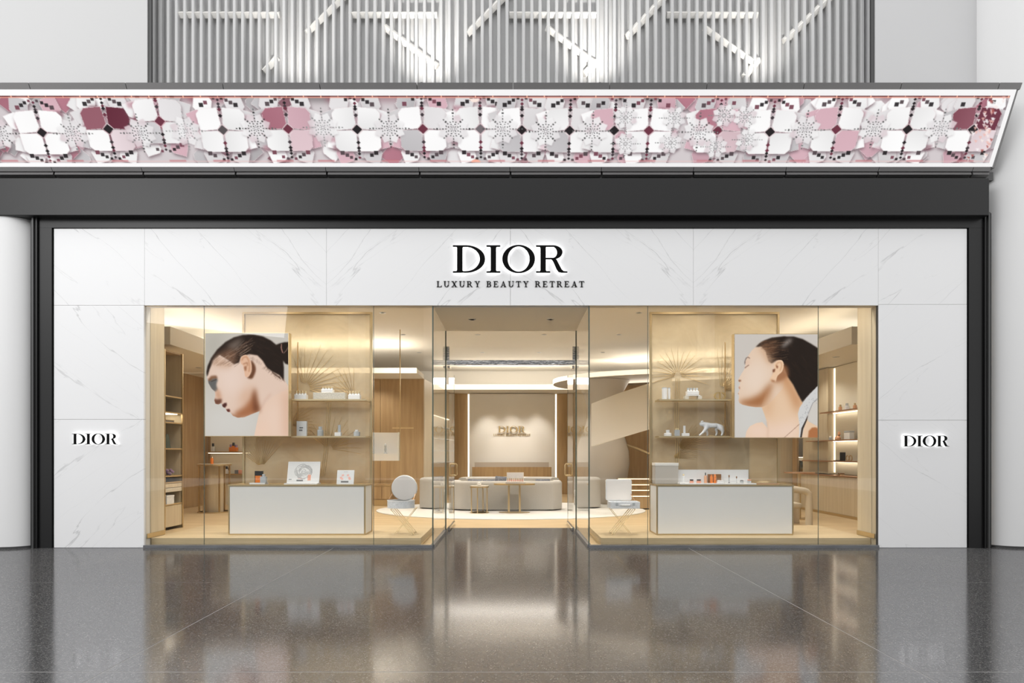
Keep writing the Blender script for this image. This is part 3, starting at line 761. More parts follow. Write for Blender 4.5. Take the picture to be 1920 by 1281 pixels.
def quad(a, b, c, d): return [[a, b, c, d]]
TK, TN = 0.17, 0.065
def serif(x0, x1, y, up): return [rect(x0, x1, y, y+0.055) if not up else rect(x0, x1, y-0.055, y)]
SM = {
 'L': (0.86, [serif(0, .42, 0, 0), serif(0, .42, 1, 1), [rect(.12, .12+TK, 0.0, 1)], [[(.29, 0), (.80, 0), (.84, .27), (.79, .27), (.70, .06), (.29, .06)]]]),
 'U': (1.0, [serif(0, .42, 1, 1), serif(.66, 1.0, 1, 1), [rect(.12, .12+TK, .33, 1)], [rect(.80, .80+TN, .33, 1)],
             [arc_ring(.4925, .34, .3725, .36, .2025, .28, 180, 360, 16)]]),
 'X': (1.0, [serif(0, .40, 1, 1), serif(.62, .98, 1, 1), serif(0, .36, 0, 0), serif(.58, 1.0, 0, 0),
             [[(.10, 1), (.31, 1), (.90, 0), (.68, 0)]], [[(.76, 1), (.84, 1), (.22, 0), (.14, 0)]]]),
 'R': (1.0, [serif(0, .42, 0, 0), serif(0, .40, 1, 1), [rect(.12, .12+TK, 0, 1)], [arc_ring(.45, .74, .33, .26, .16, .2, -90, 90, 14)], [rect(.29, .46, .945, 1)], [rect(.29, .46, .48, .54)],
             [[(.42, .5), (.6, .5), (.90, .05), (1.0, .05), (1.0, 0), (.76, 0)]]]),
 'Y': (0.98, [serif(0, .40, 1, 1), serif(.60, .96, 1, 1), serif(.28, .72, 0, 0), [rect(.41, .41+TK, 0, .48)], [[(.10, 1), (.30, 1), (.58, .45), (.41, .45)]], [[(.74, 1), (.82, 1), (.58, .44), (.50, .44)]]]),
 'B': (0.88, [serif(0, .3, 0, 0), serif(0, .3, 1, 1), [rect(.12, .12+TK, 0, 1)], [arc_ring(.45, .76, .30, .24, .14, .185, -90, 90, 14)], [arc_ring(.45, .27, .36, .27, .18, .215, -90, 90, 14)],
             [rect(.29, .46, .945, 1)], [rect(.29, .46, .50, .55)], [rect(.29, .46, 0, .055)]]),
 'E': (0.86, [serif(0, .3, 0, 0), serif(0, .3, 1, 1), [rect(.12, .12+TK, 0, 1)], [[(.29, 1), (.74, 1), (.76, .76), (.71, .76), (.64, .94), (.29, .94)]], [rect(.29, .56, .48, .535)], [rect(.54, .585, .38, .64)],
             [[(.29, 0), (.78, 0), (.82, .26), (.77, .26), (.68, .06), (.29, .06)]]]),
 'A': (1.02, [serif(0, .34, 0, 0), serif(.58, 1.02, 0, 0), [[(.12, 0), (.19, 0), (.52, .9), (.48, 1.0)]], [[(.46, 1.02), (.56, 1.02), (.93, 0), (.72, 0)]], [rect(.26, .68, .30, .36)]]),
 'T': (0.90, [serif(.22, .68, 0, 0), [rect(.365, .365+TK, 0, .95)], [rect(.03, .87, .94, 1)], [[(.0, .74), (.05, .74), (.10, .95), (.03, .95)]], [[(.90, .74), (.85, .74), (.80, .95), (.87, .95)]]]),
}
def tagline(label, xa, xb, ybase, ytop, d, m, th, y_off=0.0):
    x0 = X(xa, d); wtot = X(xb, d)-x0; H = Z(ytop, d)-Z(ybase, d); txt = 'LUXURY BEAUTY RETREAT'
    nat = sum(SM[c][0] if c != ' ' else 0.42 for c in txt); sp = (wtot/H-nat*1.0)/(len(txt)-1)
    r = thing('sign_tagline', label, 'sign', (x0, Y(d), Z(ybase, d)))
    cx = 0.0
    for c in txt:
        if c == ' ': cx += 0.42+sp; continue
        wd, pcs = SM[c]; bm = bmesh.new()
        for loops in pcs:
            prism(bm, [[((x+cx)*H, z*H) for x, z in lp] for lp in loops], -th, -y_off)
        obj('letter', bm, m, r); cx += wd+sp
    return r
tagline('row of small black spaced capitals beneath the large header lettering', 819, 1095.5, 538.5, 527.6, 9.0, letter_black, 0.012)
# ------------------------------------------------------------------ glazing
zg0, zg1 = 0.042, Z(574, 9.03)
XI = X(1105, 9.0)           # half width of the entrance
RD = 1.80                   # depth of the entrance recess
def window(name, s, cuts, side_rail):
    r = struct_root(name)
    xs_ = [X(c, 9.03) for c in cuts]
    for a, b in zip(xs_, xs_[1:]):
        obj('glass_pane', B(a+0.004, b-0.004, 0.030, 0.042, zg0, zg1), glass_m, r)
    for x in xs_[1:-1]:
        obj('silicone_joint', B(x-0.003, x+0.003, 0.031, 0.041, zg0, zg1), glass_edge_m, r)
    xc = s*XI
    obj('glass_pane', B(xc-0.006, xc+0.006, 0.050, RD-0.03, zg0, zg1), glass_m, r)
    obj('corner_joint', B(xc-0.009, xc+0.009, 0.030, 0.048, zg0, zg1), glass_edge_m, r)
    xo = xs_[0] if s < 0 else xs_[-1]
    obj('sill', B(xo, xc, -0.012, 0.06, 0.0, 0.040), steel, r)
    obj('sill', B(xc-0.035, xc+0.02, 0.062, RD, 0.0, 0.040) if s < 0 else B(xc-0.02, xc+0.035, 0.062, RD, 0.0, 0.040), steel, r)
    obj('head_strip', B(xo, xc, 0.028, 0.045, zg1, zg1+0.014), brass_pale, r)
    obj('side_strip', B(xo-0.014, xo+0.002, 0.01, 0.05, 0.0, zg1), side_rail, r)
    return r
window('window_1', -1, (271.5, 382.5, 700.5, 811), trim_dark)
window('window_2', 1, (1105, 1214.5, 1534.5, 1645.5), trim_dark)
# transom frame with open glass doors
zb = 2.97
r = struct_root('trim_2')
obj('transom_bar', B(-XI+0.02, XI-0.02, RD-0.03, RD+0.03, zb, zb+0.085, 0.004, 1), chrome, r)
obj('transom_pane', B(-XI+0.03, XI-0.03, RD-0.006, RD+0.006, zb+0.09, 3.575), glass_m, r)
for s in (-1, 1):
    obj('corner_post', B(s*(XI-0.004)-0.012, s*(XI-0.004)+0.012, RD-0.028, RD-0.004, 0.04, 3.575), glass_edge_m, r)
    obj('clamp_plate', B(s*(XI-0.035)-0.030, s*(XI-0.035)+0.030, RD+0.034, RD+0.06, zb+0.085, zb+0.34, 0.004, 1), chrome, r)
for i, s in ((1, -1), (2, 1)):
    d = struct_root('door_%d' % i)
    xd = s*(XI-0.045)
    obj('glass_leaf', B(xd-0.006, xd+0.006, RD+0.08, RD+1.12, 0.07, zb-0.04), glass_m, d)
    obj('leaf_edge', B(xd-0.0065, xd+0.0065, RD+1.121, RD+1.129, 0.07, zb-0.04), glass_edge_m, d)
    obj('bottom_rail', B(xd-0.022, xd+0.022, RD+0.08, RD+1.13, 0.012, 0.07, 0.004, 1), chrome, d)
    obj('top_patch', B(xd-0.022, xd+0.022, RD+0.08, RD+0.30, zb-0.04, zb, 0.004, 1), chrome, d)
    for q in (-1, 1):
        yy = RD+0.95
        pts = [(xd+q*0.007, yy, 1.19), (xd+q*0.055, yy, 1.19), (xd+q*0.07, yy, 1.175), (xd+q*0.07, yy, 0.985), (xd+q*0.055, yy, 0.97), (xd+q*0.007, yy, 0.97)]
        h = obj('handle', T(pts, 0.013, n=10), brass, d, smooth=True)
        for zz in (1.19, 0.97):
            obj('rosette', L([(0.0, -0.02), (0.022, -0.012), (0.026, 0.0), (0.022, 0.012), (0.0, 0.02)], (xd+q*0.02, yy, zz), n=10), brass, h, smooth=True)

# ------------------------------------------------------------------ interior shell
fi = struct('floor', B(-8.4, 8.6, 2.372, 12.2, -0.12, 0.0), oak_floor)
obj('floor_section', B(-8.4, -1.20, 0.06, 2.37, -0.12, 0.0), oak_floor, fi)
obj('floor_section', B(1.20, 8.6, 0.06, 2.37, -0.12, 0.0), oak_floor, fi)
ce = struct('ceiling', B(-8.4, 8.6, RD+0.035, 12.2, HC, HC+0.12), interior_paint)
obj('ceiling_section', B(-8.4, -XI-0.001, 0.16, RD+0.03, HC, HC+0.12), interior_paint, ce)
obj('ceiling_section', B(XI+0.001, 8.6, 0.16, RD+0.03, HC, HC+0.12), interior_paint, ce)
obj('entrance_soffit', B(-XI+0.008, XI-0.008, 0.06, RD+0.03, 3.58, 3.72), interior_paint, ce)
for i, px in enumerate((885, 1032)):
    dl = thing('downlight', ('recessed downlight in the entrance soffit above the open door by the round vanity case',
                             'recessed downlight in the entrance soffit above the open door by the square vanity case')[i], 'lamp', (X(px, 9.87), 0.87, 3.58), group='entrance downlights')
    obj('trim_ring', L([(0.06, -0.006), (0.06, 0.0), (0.045, 0.0), (0.045, -0.006)], n=20), white_gloss, dl)
    obj('lens', L([(0.044, -0.003), (0.0, -0.004)], n=20), lamp_lens, dl)
    spot_light('downlight_beam', (X(px, 9.87), 0.87, 3.56), 18, WARM, (X(px, 9.87), 0.87, 0), 80, 0.7)
for x, y in SPOTS:
    obj('spot_fitting', L([(0.065, -0.008), (0.065, 0.0), (0.05, 0.0), (0.045, -0.008)], (x, y, HC), n=14), white_gloss, ce, smooth=True)
for x, y in FILL_SPOTS:  # fittings for the added fill spots
    obj('spot_fitting', L([(0.065, -0.008), (0.065, 0.0), (0.05, 0.0), (0.045, -0.008)], (x, y, 3.40), n=14), white_gloss, ce, smooth=True)
# walls
XLW, XRW = -8.2, 7.52
YBL, YBR, YBC = 7.4, 9.0, 11.5
def boarded(name, pts_, z1, m, wd=1.1, th=0.08, axis='x'):
    """wall built of upright boards with open joints"""
    (xa, ya), (xb, yb) = pts_
    v = Vector((xb-xa, yb-ya)); ln = v.length; n = max(1, round(ln/wd)); u = v/ln
    nr = Vector((-u.y, u.x))
    r = struct_root(name)
    def poly(a, b, o0, o1):
        p, q = Vector((xa, ya))+u*a, Vector((xa, ya))+u*b
        return [tuple(p+nr*o0), tuple(q+nr*o0), tuple(q+nr*o1), tuple(p+nr*o1)]
    obj('wall_core', PR([poly(0, ln, th*0.45, th)], 0.0, z1, 'xy'), dark_gap, r)
    for i in range(n):
        obj('oak_panel', PR([poly(i*ln/n+0.004, (i+1)*ln/n-0.004, 0.0, th*0.44)], 0.0, z1, 'xy'), m, r)
    return r
boarded('wall_left', ((XLW, 0.3), (XLW, YBL)), 3.4, oak_wall)
boarded('wall_back_1', ((XLW, YBL), (-2.36, YBL)), 3.4, oak_wall)
boarded('wall_back_2', ((-2.34, YBL), (-2.0, YBC)), 3.4, oak_pale, 1.4)
boarded('wall_back_3', ((-2.0, YBC), (2.2, YBC)), 3.4, oak_wall, 0.7)
boarded('wall_back_4', ((2.1, YBC), (2.25, YBR)), 3.4, oak_pale, 1.3)
boarded('wall_back_5', ((2.25, YBR), (6.5, YBR)), 3.4, oak_wall, 1.06)
boarded('wall_right', ((XRW, 6.35), (XRW, 0.3)), 3.4, oak_pale, 2.0)
boarded('wall_right_2', ((6.3, 7.0), (8.6, 7.0)), HC-0.01, oak_pale, 0.6)
struct('wall_shell_1', B(-8.75, -8.45, 0.16, 12.3, 0.0, HC+0.12), interior_paint)
struct('wall_shell_2', B(8.62, 8.9, 0.16, 12.3, 0.0, HC+0.12), interior_paint)
struct('wall_shell_3', B(-8.44, 8.61, 12.21, 12.4, 0.0, HC+0.12), interior_paint)
struct('wall_shell_4', B(7.4, 8.9, 0.6, 0.7, 0.0, HC+0.12), interior_paint)
# dropped soffits with glowing coves
so = struct('ceiling_soffit', B(XLW, -2.36, 6.2, YBL+0.05, 3.4, 3.52), interior_paint)
obj('cove_light', B(XLW, -2.36, 6.185, 6.198, 3.40, 3.53), cove, so)
so = struct('ceiling_soffit', B(-2.34, 2.3, 10.26, YBC+0.05, 3.4, 3.56), interior_paint)
obj('cove_light', B(-2.3, 2.25, 10.245, 10.258, 3.405, 3.57), cove, so)
so = struct('ceiling_soffit', B(XLW, -6.26, 2.15, 6.18, 3.4, 3.73), interior_white)
obj('cove_light', B(-6.9, -6.32, 2.2, 6.1, 3.735, 3.745), edge_led, so)
so = struct('ceiling_soffit', B(6.26, 8.4, 2.15, 6.9, 3.4, 3.73), interior_white)
obj('cove_light', B(6.32, 6.9, 2.2, 6.8, 3.735, 3.745), edge_led, so)
ex, ey, ea, eb = 5.1, 8.75, 3.86, 2.55
def ell(a, b, n=64): return [(ex+a*math.cos(2*math.pi*k/n), ey+b*math.sin(2*math.pi*k/n)) for k in range(n)]
so = struct('ceiling_soffit', PR([ell(ea, eb)], 3.4, 3.52, 'xy'), drum_paint)
obj('cove_light', PR([ell(ea+0.012, eb+0.012), ell(ea+0.001, eb+0.001)], 3.41, 3.53, 'xy'), cove, so)
# pale oak cheeks at the two ends of the shop window, with bronze skirting
for s, nm in ((-1, 'wall_cheek_1'), (1, 'wall_cheek_2')):
    r = struct(nm, B(s*5.436, s*6.1, 0.155, 0.52, 0.0, HC), oak_pale)
    obj('reveal', B(s*5.445, s*5.6, 0.055, 0.153, 0.0, 3.60), oak_pale, r)
    obj('skirting', B(s*5.425, s*5.435, 0.06, 0.525, 0.13, 0.20), brass, r)

# back wall panel with lit edges and gold lettering
r = thing('feature_panel', 'white textured panel with glowing edges on the shop back wall', 'panel', (0.045, YBC, 0))
d = 20.3
xa, xb = X(880, d)-0.045, X(1041, d)-0.045
obj('panel_board', B(xa, xb, -0.16, -0.10, 0.0, 3.38), interior_white, r)
for x in (xa-0.03, xb+0.03):
    obj('edge_light', B(x-0.028, x+0.028, -0.12, -0.09, 0.0, 3.37), edge_led, r)
for x_ in (-0.75, 0.05, 0.85): spot_light('panel_lamp', (x_, YBC-1.05, 3.36), 130, WARM, (x_, YBC-0.16, 1.4), 62, 0.9, 0.16)
place_sign('gold capital lettering on the white panel of the back wall', 933.5, 985, 811.5, 20.33, letter_gold, 0.03, 0.02, lit=False)
tagline('tiny gold capitals under the gold lettering on the back wall panel', 925, 995, 817.6, 813.6, 20.33, letter_gold, 0.012)
# reception desk
d = 19.3
r = thing('reception_desk', 'oak reception desk with a stone back ledge before the glowing panel', 'desk', (0.05, Y(d), 0))
obj('front_panel', B(X(885, d)-.05, X(1034, d)-.05, 0, 0.05, 0.0, Z(876, d)), oak_wall, r)
obj('counter_top', B(X(885, d)-.05, X(1034, d)-.05, 0.05, 0.5, Z(877.5, d)-0.04, Z(877.5, d)), oak_wall, r)
obj('side_panel', B(X(885, d)-.05, X(885, d), 0.051, 0.5, 0, Z(877.5, d)-0.041), oak_wall, r)
obj('side_panel', B(X(1034, d)-.1, X(1034, d)-.05, 0.051, 0.5, 0, Z(877.5, d)-0.041), oak_wall, r)
obj('back_ledge', B(X(890, 19.9)-.05, X(1029, 19.9)-.05, 0.55, 0.80, 0.0, Z(867, 19.9)), drum_paint, r)
bm = bmesh.new(); bmesh.ops.create_icosphere(bm, subdivisions=3, radius=1.0)
rr = random.Random(3)
for v in bm.verts:
    k = 1+0.22*math.sin(4*v.co.x+1.3)*math.cos(5*v.co.z)+0.12*math.sin(9*v.co.y+3*v.co.x)
    v.co = Vector((v.co.x*0.17*k, v.co.y*0.10*k, max(-0.075, v.co.z*0.115*k+(0.035 if v.co.x > 0.2 else 0))))
tag(obj('mineral_ornament', bm, pink_stone, smooth=True), 'rough pink mineral ornament on the stone ledge of the reception desk', 'ornament', loc=(X(1021.5, 19.9), Y(19.9)+0.67, Z(867, 19.9)+0.075))
# lit shelf niche in the angled side wall behind the door
def wall_niche(label, p, q, zlo, zhi, shelves, nm='wall_niche'):
    v = Vector((q[0]-p[0], q[1]-p[1])); ln = v.length
    r = thing(nm, label, 'shelf', (p[0], p[1], 0), math.atan2(v.y, v.x))
    obj('back_panel', B(0, ln, -0.02, -0.004, zlo, zhi), niche_cream, r)
    obj('top_light', B(0.02, ln-0.02, -0.06, -0.03, zhi-0.03, zhi-0.01), edge_led, r)
    for z in shelves:
        obj('shelf_board', B(0.0, ln, -0.22, -0.021, z, z+0.02), white_gloss, r)
    return r
wall_niche('tall lit niche with white shelves seen through the west glass door', (-2.27, 8.3), (-2.07, 10.9), 1.1, 2.5, (1.1, 1.45, 1.80, 2.15))
# ------------------------------------------------------------------ window displays
PZ = 0.125      # platform height
WIN = {-1: 'in the window with the downcast portrait', 1: 'in the window with the raised portrait'}
def plat(s):
    r = thing('display_platform', 'low pale oak platform '+WIN[s], 'platform', (s*3.4, 0.95, 0))
    xa, xb = s*5.42-s*3.4, s*1.36-s*3.4
    cut = X(732, 9.15)-(-3.4) if s < 0 else X(1184, 9.15)-3.4
    y0, y1 = -0.80, 0.80
    obj('base', B(xa, xb, y0+0.012, y1, 0.0, 0.03), brass_pale, r)
    for a, b in ((xa, cut-s*0.002), (cut+s*0.002, xb)):
        obj('deck_board', B(a, b, y0, y1, 0.031, PZ), oak_plinth, r)
for s in (-1, 1): plat(s)

# counters
def counter(s):
    x0, x1 = X(428, 9.45), X(685, 9.45); w = x1-x0; h = Z(909, 9.45)-PZ; dp = 0.44
    cx = s*abs((x0+x1)/2)+0.0
    r = thing('display_counter', 'white linen counter with brass edges '+WIN[s], 'counter', (cx, Y(9.45), PZ))
    a = w/2; e = 0.022
    obj('carcass', B(-a+0.03, a-0.03, 0.03, dp-0.03, 0.0, h-0.03), drum_paint, r)
    obj('plinth', B(-a+0.004, a-0.004, 0.004, dp, 0.0, 0.022), brass, r)
    fp = (-a+e, a-e)
    obj('front_panel', B(fp[0], fp[1], 0.003, 0.029, 0.024, h-0.028), linen, r)
    for q in (-1, 1):
        obj('side_panel', B(q*(a-0.003), q*(a-0.029), e+0.004, dp-0.01, 0.024, h-0.028), linen, r)
        obj('corner_post', B(q*a, q*(a-e+0.001), 0.0, e, 0.022, h-0.028), brass, r)
    obj('top', B(-a-0.006, a+0.006, -0.006, dp, h-0.026, h), brass, r)
    return cx, h+PZ, w
CX, CT, CW = counter(-1)
counter(1)

# gilded glass backdrops
def backdrop(s):
    d = 9.93; y = Y(d); x0, x1 = X(455, d), X(698, d); cx = s*abs((x0+x1)/2); a = (x1-x0)/2; zt = Z(585.5, d)
    r = thing('gilded_backdrop', 'tall see-through gilded glass sheet in a brass frame '+WIN[s], 'backdrop', (cx, y, PZ))
    hz = zt-PZ; e = 0.034
    obj('frame_head', B(-a, a, -0.015, 0.03, hz-e, hz), brass, r)
    for q in (-1, 1):
        obj('frame_stile', B(q*a, q*(a-e), -0.015, 0.03, 0.0, hz-e), brass, r)
    obj('frame_sill', B(-a+e, a-e, -0.015, 0.03, 0.0, 0.03), brass, r)
    obj('glass_sheet', B(-a+e, a-e, 0.004, 0.008, 0.031, hz-e-0.001), gold_mesh_m, r)
    # raised plant drawing: palm fronds and sun rays
    bm = bmesh.new(); rn = random.Random(11 if s < 0 else 23)
    def frond(x, z, ang, ln, n, w):
        base = Vector((x, -0.002, z))
        for k in range(n):
            aa = ang+(k/(n-1)-0.5)*w; l = ln*rn.uniform(0.75, 1.0)
            p = [base+Vector((math.cos(aa)*l*t+0.0, 0, math.sin(aa)*l*t-0.06*l*t*t)) for t in (0.12, 0.5, 1.0)]
            tube(bm, p, [0.0035, 0.003, 0.0012], n=4)
    if s < 0:
        frond(-0.05, 2.35, 0.8, 0.85, 14, 2.2); frond(-0.75, 1.05, 1.7, 0.55, 16, 1.6); frond(0.35, 1.35, 1.2, 0.6, 15, 2.6); frond(0.75, 2.2, 2.4, 0.6, 11, 1.7); frond(-0.3, 1.75, 0.4, 0.5, 10, 1.3)
        trunk = [(0.25, 0.9), (0.30, 1.3), (0.33, 1.75), (0.36, 2.1)]
    else:
        frond(-0.60, 2.55, 1.57, 0.55, 17, 3.6); frond(-0.62, 1.35, 0.5, 0.6, 14, 1.0); frond(-0.70, 1.2, 0.35, 0.5, 10, 0.7); frond(0.1, 2.3, 0.9, 0.8, 13, 1.5); frond(0.3, 1.5, 1.8, 0.5, 12, 2.2)
        trunk = [(-0.66, 0.8), (-0.60, 1.3), (-0.62, 1.9), (-0.60, 2.5)]
    for o in (-0.03, 0.0, 0.03):
        tube(bm, [(x+o, -0.002, z) for x, z in trunk], 0.004, n=4)
    rl = obj('plant_relief', bm, gold_relief_m, r); rl['kind'] = 'stuff'
    # shelf rack clipped to the frame
    zu, zl = Z(749.5, 9.72)-PZ, Z(817, 9.72)-PZ
    xi = s*(a-e-0.002); xo = -s*0.0
    return r, cx, a
def rack(s):
    d0, d1 = 9.62, 9.90
    if s < 0: xl, xr = X(546, d0), X(694, d1)
    else: xl, xr = X(1228, d1), X(1372, d0)
    zu, zl = Z(749.5, 9.72), Z(818, 9.72)
    cx = (xl+xr)/2; a = (xr-xl)/2
    r = thing('shelf_rack', 'two slim brass shelves on thin posts '+WIN[s], 'shelf', (cx, Y(d1), zl))
    h = zu-zl
    obj('shelf_board', B(-a, a, -(d1-d0), 0.0, -0.024, 0.0), brass_pale, r)
    obj('shelf_board', B(-a, a, -(d1-d0), 0.0, h-0.024, h), brass_pale, r)
    q = s    # the end beside the portrait
    xp = s*(a-0.010) if s > 0 else -a+0.010
    top = 1.5
    for y in (-(d1-d0)+0.008, -0.012):
        obj('post', B(xp-0.007, xp+0.007, y-0.006, y+0.006, 0.0, h-0.025), brass, r)
    obj('post', B(xp-0.007, xp+0.007, -0.018, -0.006, h+0.001, h+0.95), brass, r)
    return cx, zu, zl
for s in (-1, 1): backdrop(s)
rack(-1); rack(1)
SU, SL = Z(749.5, 9.72), Z(818, 9.72)      # shelf tops
SD = 9.74                                  # distance of the things on them

# ------------------------------------------------------------------ portraits on lightboxes
def face_down():
    cv = Canvas(324, 398, 580, 275, 0.4, (198, 192, 184))
    cv.fill([(570, 265), (800, 265), (700, 520), (600, 800), (570, 800)], (172, 168, 158), 30, 0.9)
    cv.fill([(570, 950), (1100, 1000), (1100, 1290), (570, 1290)], (208, 205, 201), 40, 0.9)
    skin = [(640, 545), (612, 630), (600, 700), (614, 760), (642, 812), (674, 838), (680, 868), (670, 925), (680, 958), (712, 966), (738, 952), (745, 972), (752, 990), (776, 1000), (786, 1018), (798, 1036),
            (826, 1042), (850, 1074), (898, 1093), (962, 1088), (1040, 1056), (1110, 1028)]
    face = skin+[(1160, 960), (1250, 880), (1400, 810), (1360, 740), (1300, 600), (1100, 430), (900, 420), (720, 460)]
    body = [(1110, 1028), (1088, 1120), (1070, 1210), (1052, 1290), (1410, 1290), (1410, 812), (1345, 735), (1250, 640), (1050, 700), (1060, 900)]
    cv.fill(body, (226, 197, 178), 0.7); cf = cv.full(face, 0); cb = cv.full(body, 0); cl = np.maximum(cf, cb)
    cv.fill(face, (222, 196, 180), 0.7)
    cv.fill([(700, 620), (900, 560), (960, 760), (820, 900), (720, 760)], (230, 208, 196), 22, 0.8, clip=cl)
    cv.fill([(1130, 1060), (1300, 930), (1410, 930), (1410, 1290), (1240, 1290)], (230, 203, 186), 25, 0.9, clip=cl)
    cv.fill([(1340, 860), (1410, 830), (1410, 1290), (1350, 1290)], (206, 160, 132), 18, 0.8, clip=cl)
    cv.fill([(1060, 1180), (1200, 1120), (1180, 1290), (1040, 1290)], (232, 200, 180), 14, 0.6, clip=cl)
    cv.fill([(860, 1052), (960, 985), (1030, 890), (1062, 800), (1076, 880), (1115, 1035), (1000, 1090), (880, 1100)], (160, 100, 64), 9, 0.95, clip=cf)
    cv.fill([(1040, 880), (1062, 800), (1085, 940), (1116, 1030), (1050, 1040)], (104, 58, 36), 8, 0.85, clip=cl)
    cv.fill([(940, 860), (1050, 770), (1020, 900), (900, 1020)], (204, 156, 124), 16, 0.7, clip=cf)
    cv.stroke([(1112, 1030), (1160, 930), (1220, 860)], 14, (200, 160, 138), 5, 0.6, clip=cl)
    # brow, shaded eye, nose, lips
    cv.fill([(600, 742), (622, 722), (690, 702), (704, 730), (694, 752), (690, 780), (704, 822), (690, 838), (664, 842), (640, 812), (612, 770)], (92, 92, 92), 3.0, 0.95, clip=cf)
    cv.fill([(606, 726), (640, 688), (690, 684), (704, 712), (660, 716), (620, 742)], (120, 78, 52), 3, 0.85, clip=cf)
    cv.stroke([(640, 744), (694, 722)], 6, (60, 46, 40), 1.2, 0.9, clip=cf)
    cv.fill([(700, 800), (730, 850), (742, 910), (730, 930), (690, 900), (680, 860)], (196, 146, 116), 6, 0.8, clip=cf)
    cv.fill([(664, 905), (690, 915), (742, 912), (742, 940), (735, 958), (690, 972), (668, 950)], (104, 62, 46), 3.5, 0.95, clip=cf)
    cv.fill([(742, 972), (764, 952), (790, 948), (792, 972), (772, 1000), (752, 992)], (70, 34, 30), 2, 0.95, clip=cf)
    cv.fill([(780, 1014), (816, 1006), (826, 1030), (806, 1044), (792, 1036)], (88, 42, 36), 2, 0.95, clip=cf)
    cv.fill([(800, 1036), (850, 1062), (900, 1080), (960, 1080), (900, 1100), (850, 1080)], (150, 98, 66), 4, 0.8, clip=cf)
    # hair
    hair = [(598, 690), (594, 650), (606, 590), (640, 515), (700, 432), (780, 360), (860, 316), (950, 292), (1050, 290), (1140, 306), (1220, 346), (1270, 388), (1300, 376), (1345, 364), (1400, 360), (1400, 582),
            (1360, 572), (1338, 540), (1346, 620), (1346, 735), (1300, 680), (1230, 645), (1180, 608), (1140, 542), (1090, 490), (1012, 478), (930, 500), (910, 560), (862, 574), (800, 530), (722, 484), (664, 536), (624, 625), (604, 690)]
    cv.fill(hair, (34, 23, 17), 2.2); ch = cv.full(hair)
    cv.fill([(655, 560), (700, 495), (790, 540), (850, 588), (780, 602), (690, 580)], (204, 172, 150), 9, 0.75)
    rn = random.Random(5)
    cv.fill([(636, 585), (690, 520), (770, 545), (850, 590), (800, 620), (700, 600)], (206, 172, 150), 11, 0.75, clip=cf)
    cv.fill([(640, 560), (720, 470), (820, 420), (900, 470), (860, 590), (790, 552), (700, 520)], (150, 112, 88), 12, 0.75, clip=ch)
    for k in range(70):
        t = rn.random(); x = 660+t*300; y = 400+(1-t)*150+rn.uniform(-30, 90)
        cv.stroke([(x, y), (x+70+rn.uniform(0, 60), y-48-rn.uniform(0, 40))], rn.uniform(1.5, 4), rn.choice([(196, 170, 150), (160, 120, 94), (90, 58, 40), (60, 36, 26), (220, 200, 184)]), 1.0, 0.55, clip=ch)
    cv.fill([(780, 400), (900, 330), (960, 330), (880, 440)], (176, 160, 148), 10, 0.55, clip=ch)
    for k in range(60):      # loose strands over the temple
        x = 650+rn.random()*220; y = 590-abs(x-650)*0.02-rn.random()*70+(x-650)*0.12
        cv.stroke([(x, y), (x+50, y-36)], rn.uniform(1.5, 3), rn.choice([(110, 76, 56), (150, 110, 84), (70, 46, 34)]), 1.0, 0.4, clip=cf)
    for k in range(46):
        x = 1020+rn.random()*320; y = 486+(x-1020)*0.74+rn.uniform(-10, 18)
        cv.stroke([(x, y), (x-16, y+22)], 3, (64, 42, 32), 1.6, 0.4, clip=cl)
    for k in range(60):
        x = 960+rn.random()*330; y = 320+rn.random()*250
        cv.stroke([(x, y), (x+60, y+18+rn.uniform(0, 30))], rn.uniform(1.5, 4), rn.choice([(64, 46, 36), (22, 14, 10), (84, 62, 48)]), 1.2, 0.5, clip=ch)
    for k in range(40):   # soft hairline at the nape
        x = 1180+rn.random()*170; y = 610+(x-1180)*0.7
        cv.stroke([(x, y), (x+14, y+26)], 3, (60, 40, 30), 1.2, 0.45, clip=cl)
    cv.stroke([(1322, 380), (1320, 420), (1334, 466)], 9, (176, 128, 118), 1.2); cv.stroke([(1342, 470), (1372, 440), (1392, 400)], 6, (188, 150, 140), 1.2, 0.8)
    # ear and its shadow
    cv.fill([(1026, 540), (1062, 580), (1072, 630), (1058, 680), (1034, 716), (990, 708), (1004, 690), (1030, 640)], (98, 58, 36), 3, 0.95, smooth=4)
    cv.fill([(922, 530), (942, 496), (980, 486), (1010, 518), (1030, 572), (1030, 640), (1004, 694), (972, 696), (962, 650), (950, 590), (930, 570)], (222, 180, 152), 0.8, smooth=4)
    cv.stroke([(936, 540), (952, 510), (984, 504), (1004, 540), (1012, 600), (1006, 650)], 9, (176, 122, 90), 2.2, 0.8)
    cv.stroke([(950, 575), (990, 560), (992, 590)], 9, (150, 98, 68), 2.2, 0.8); cv.fill([(958, 600), (985, 590), (980, 640), (966, 640)], (138, 88, 60), 2.5, 0.8)
    return cv
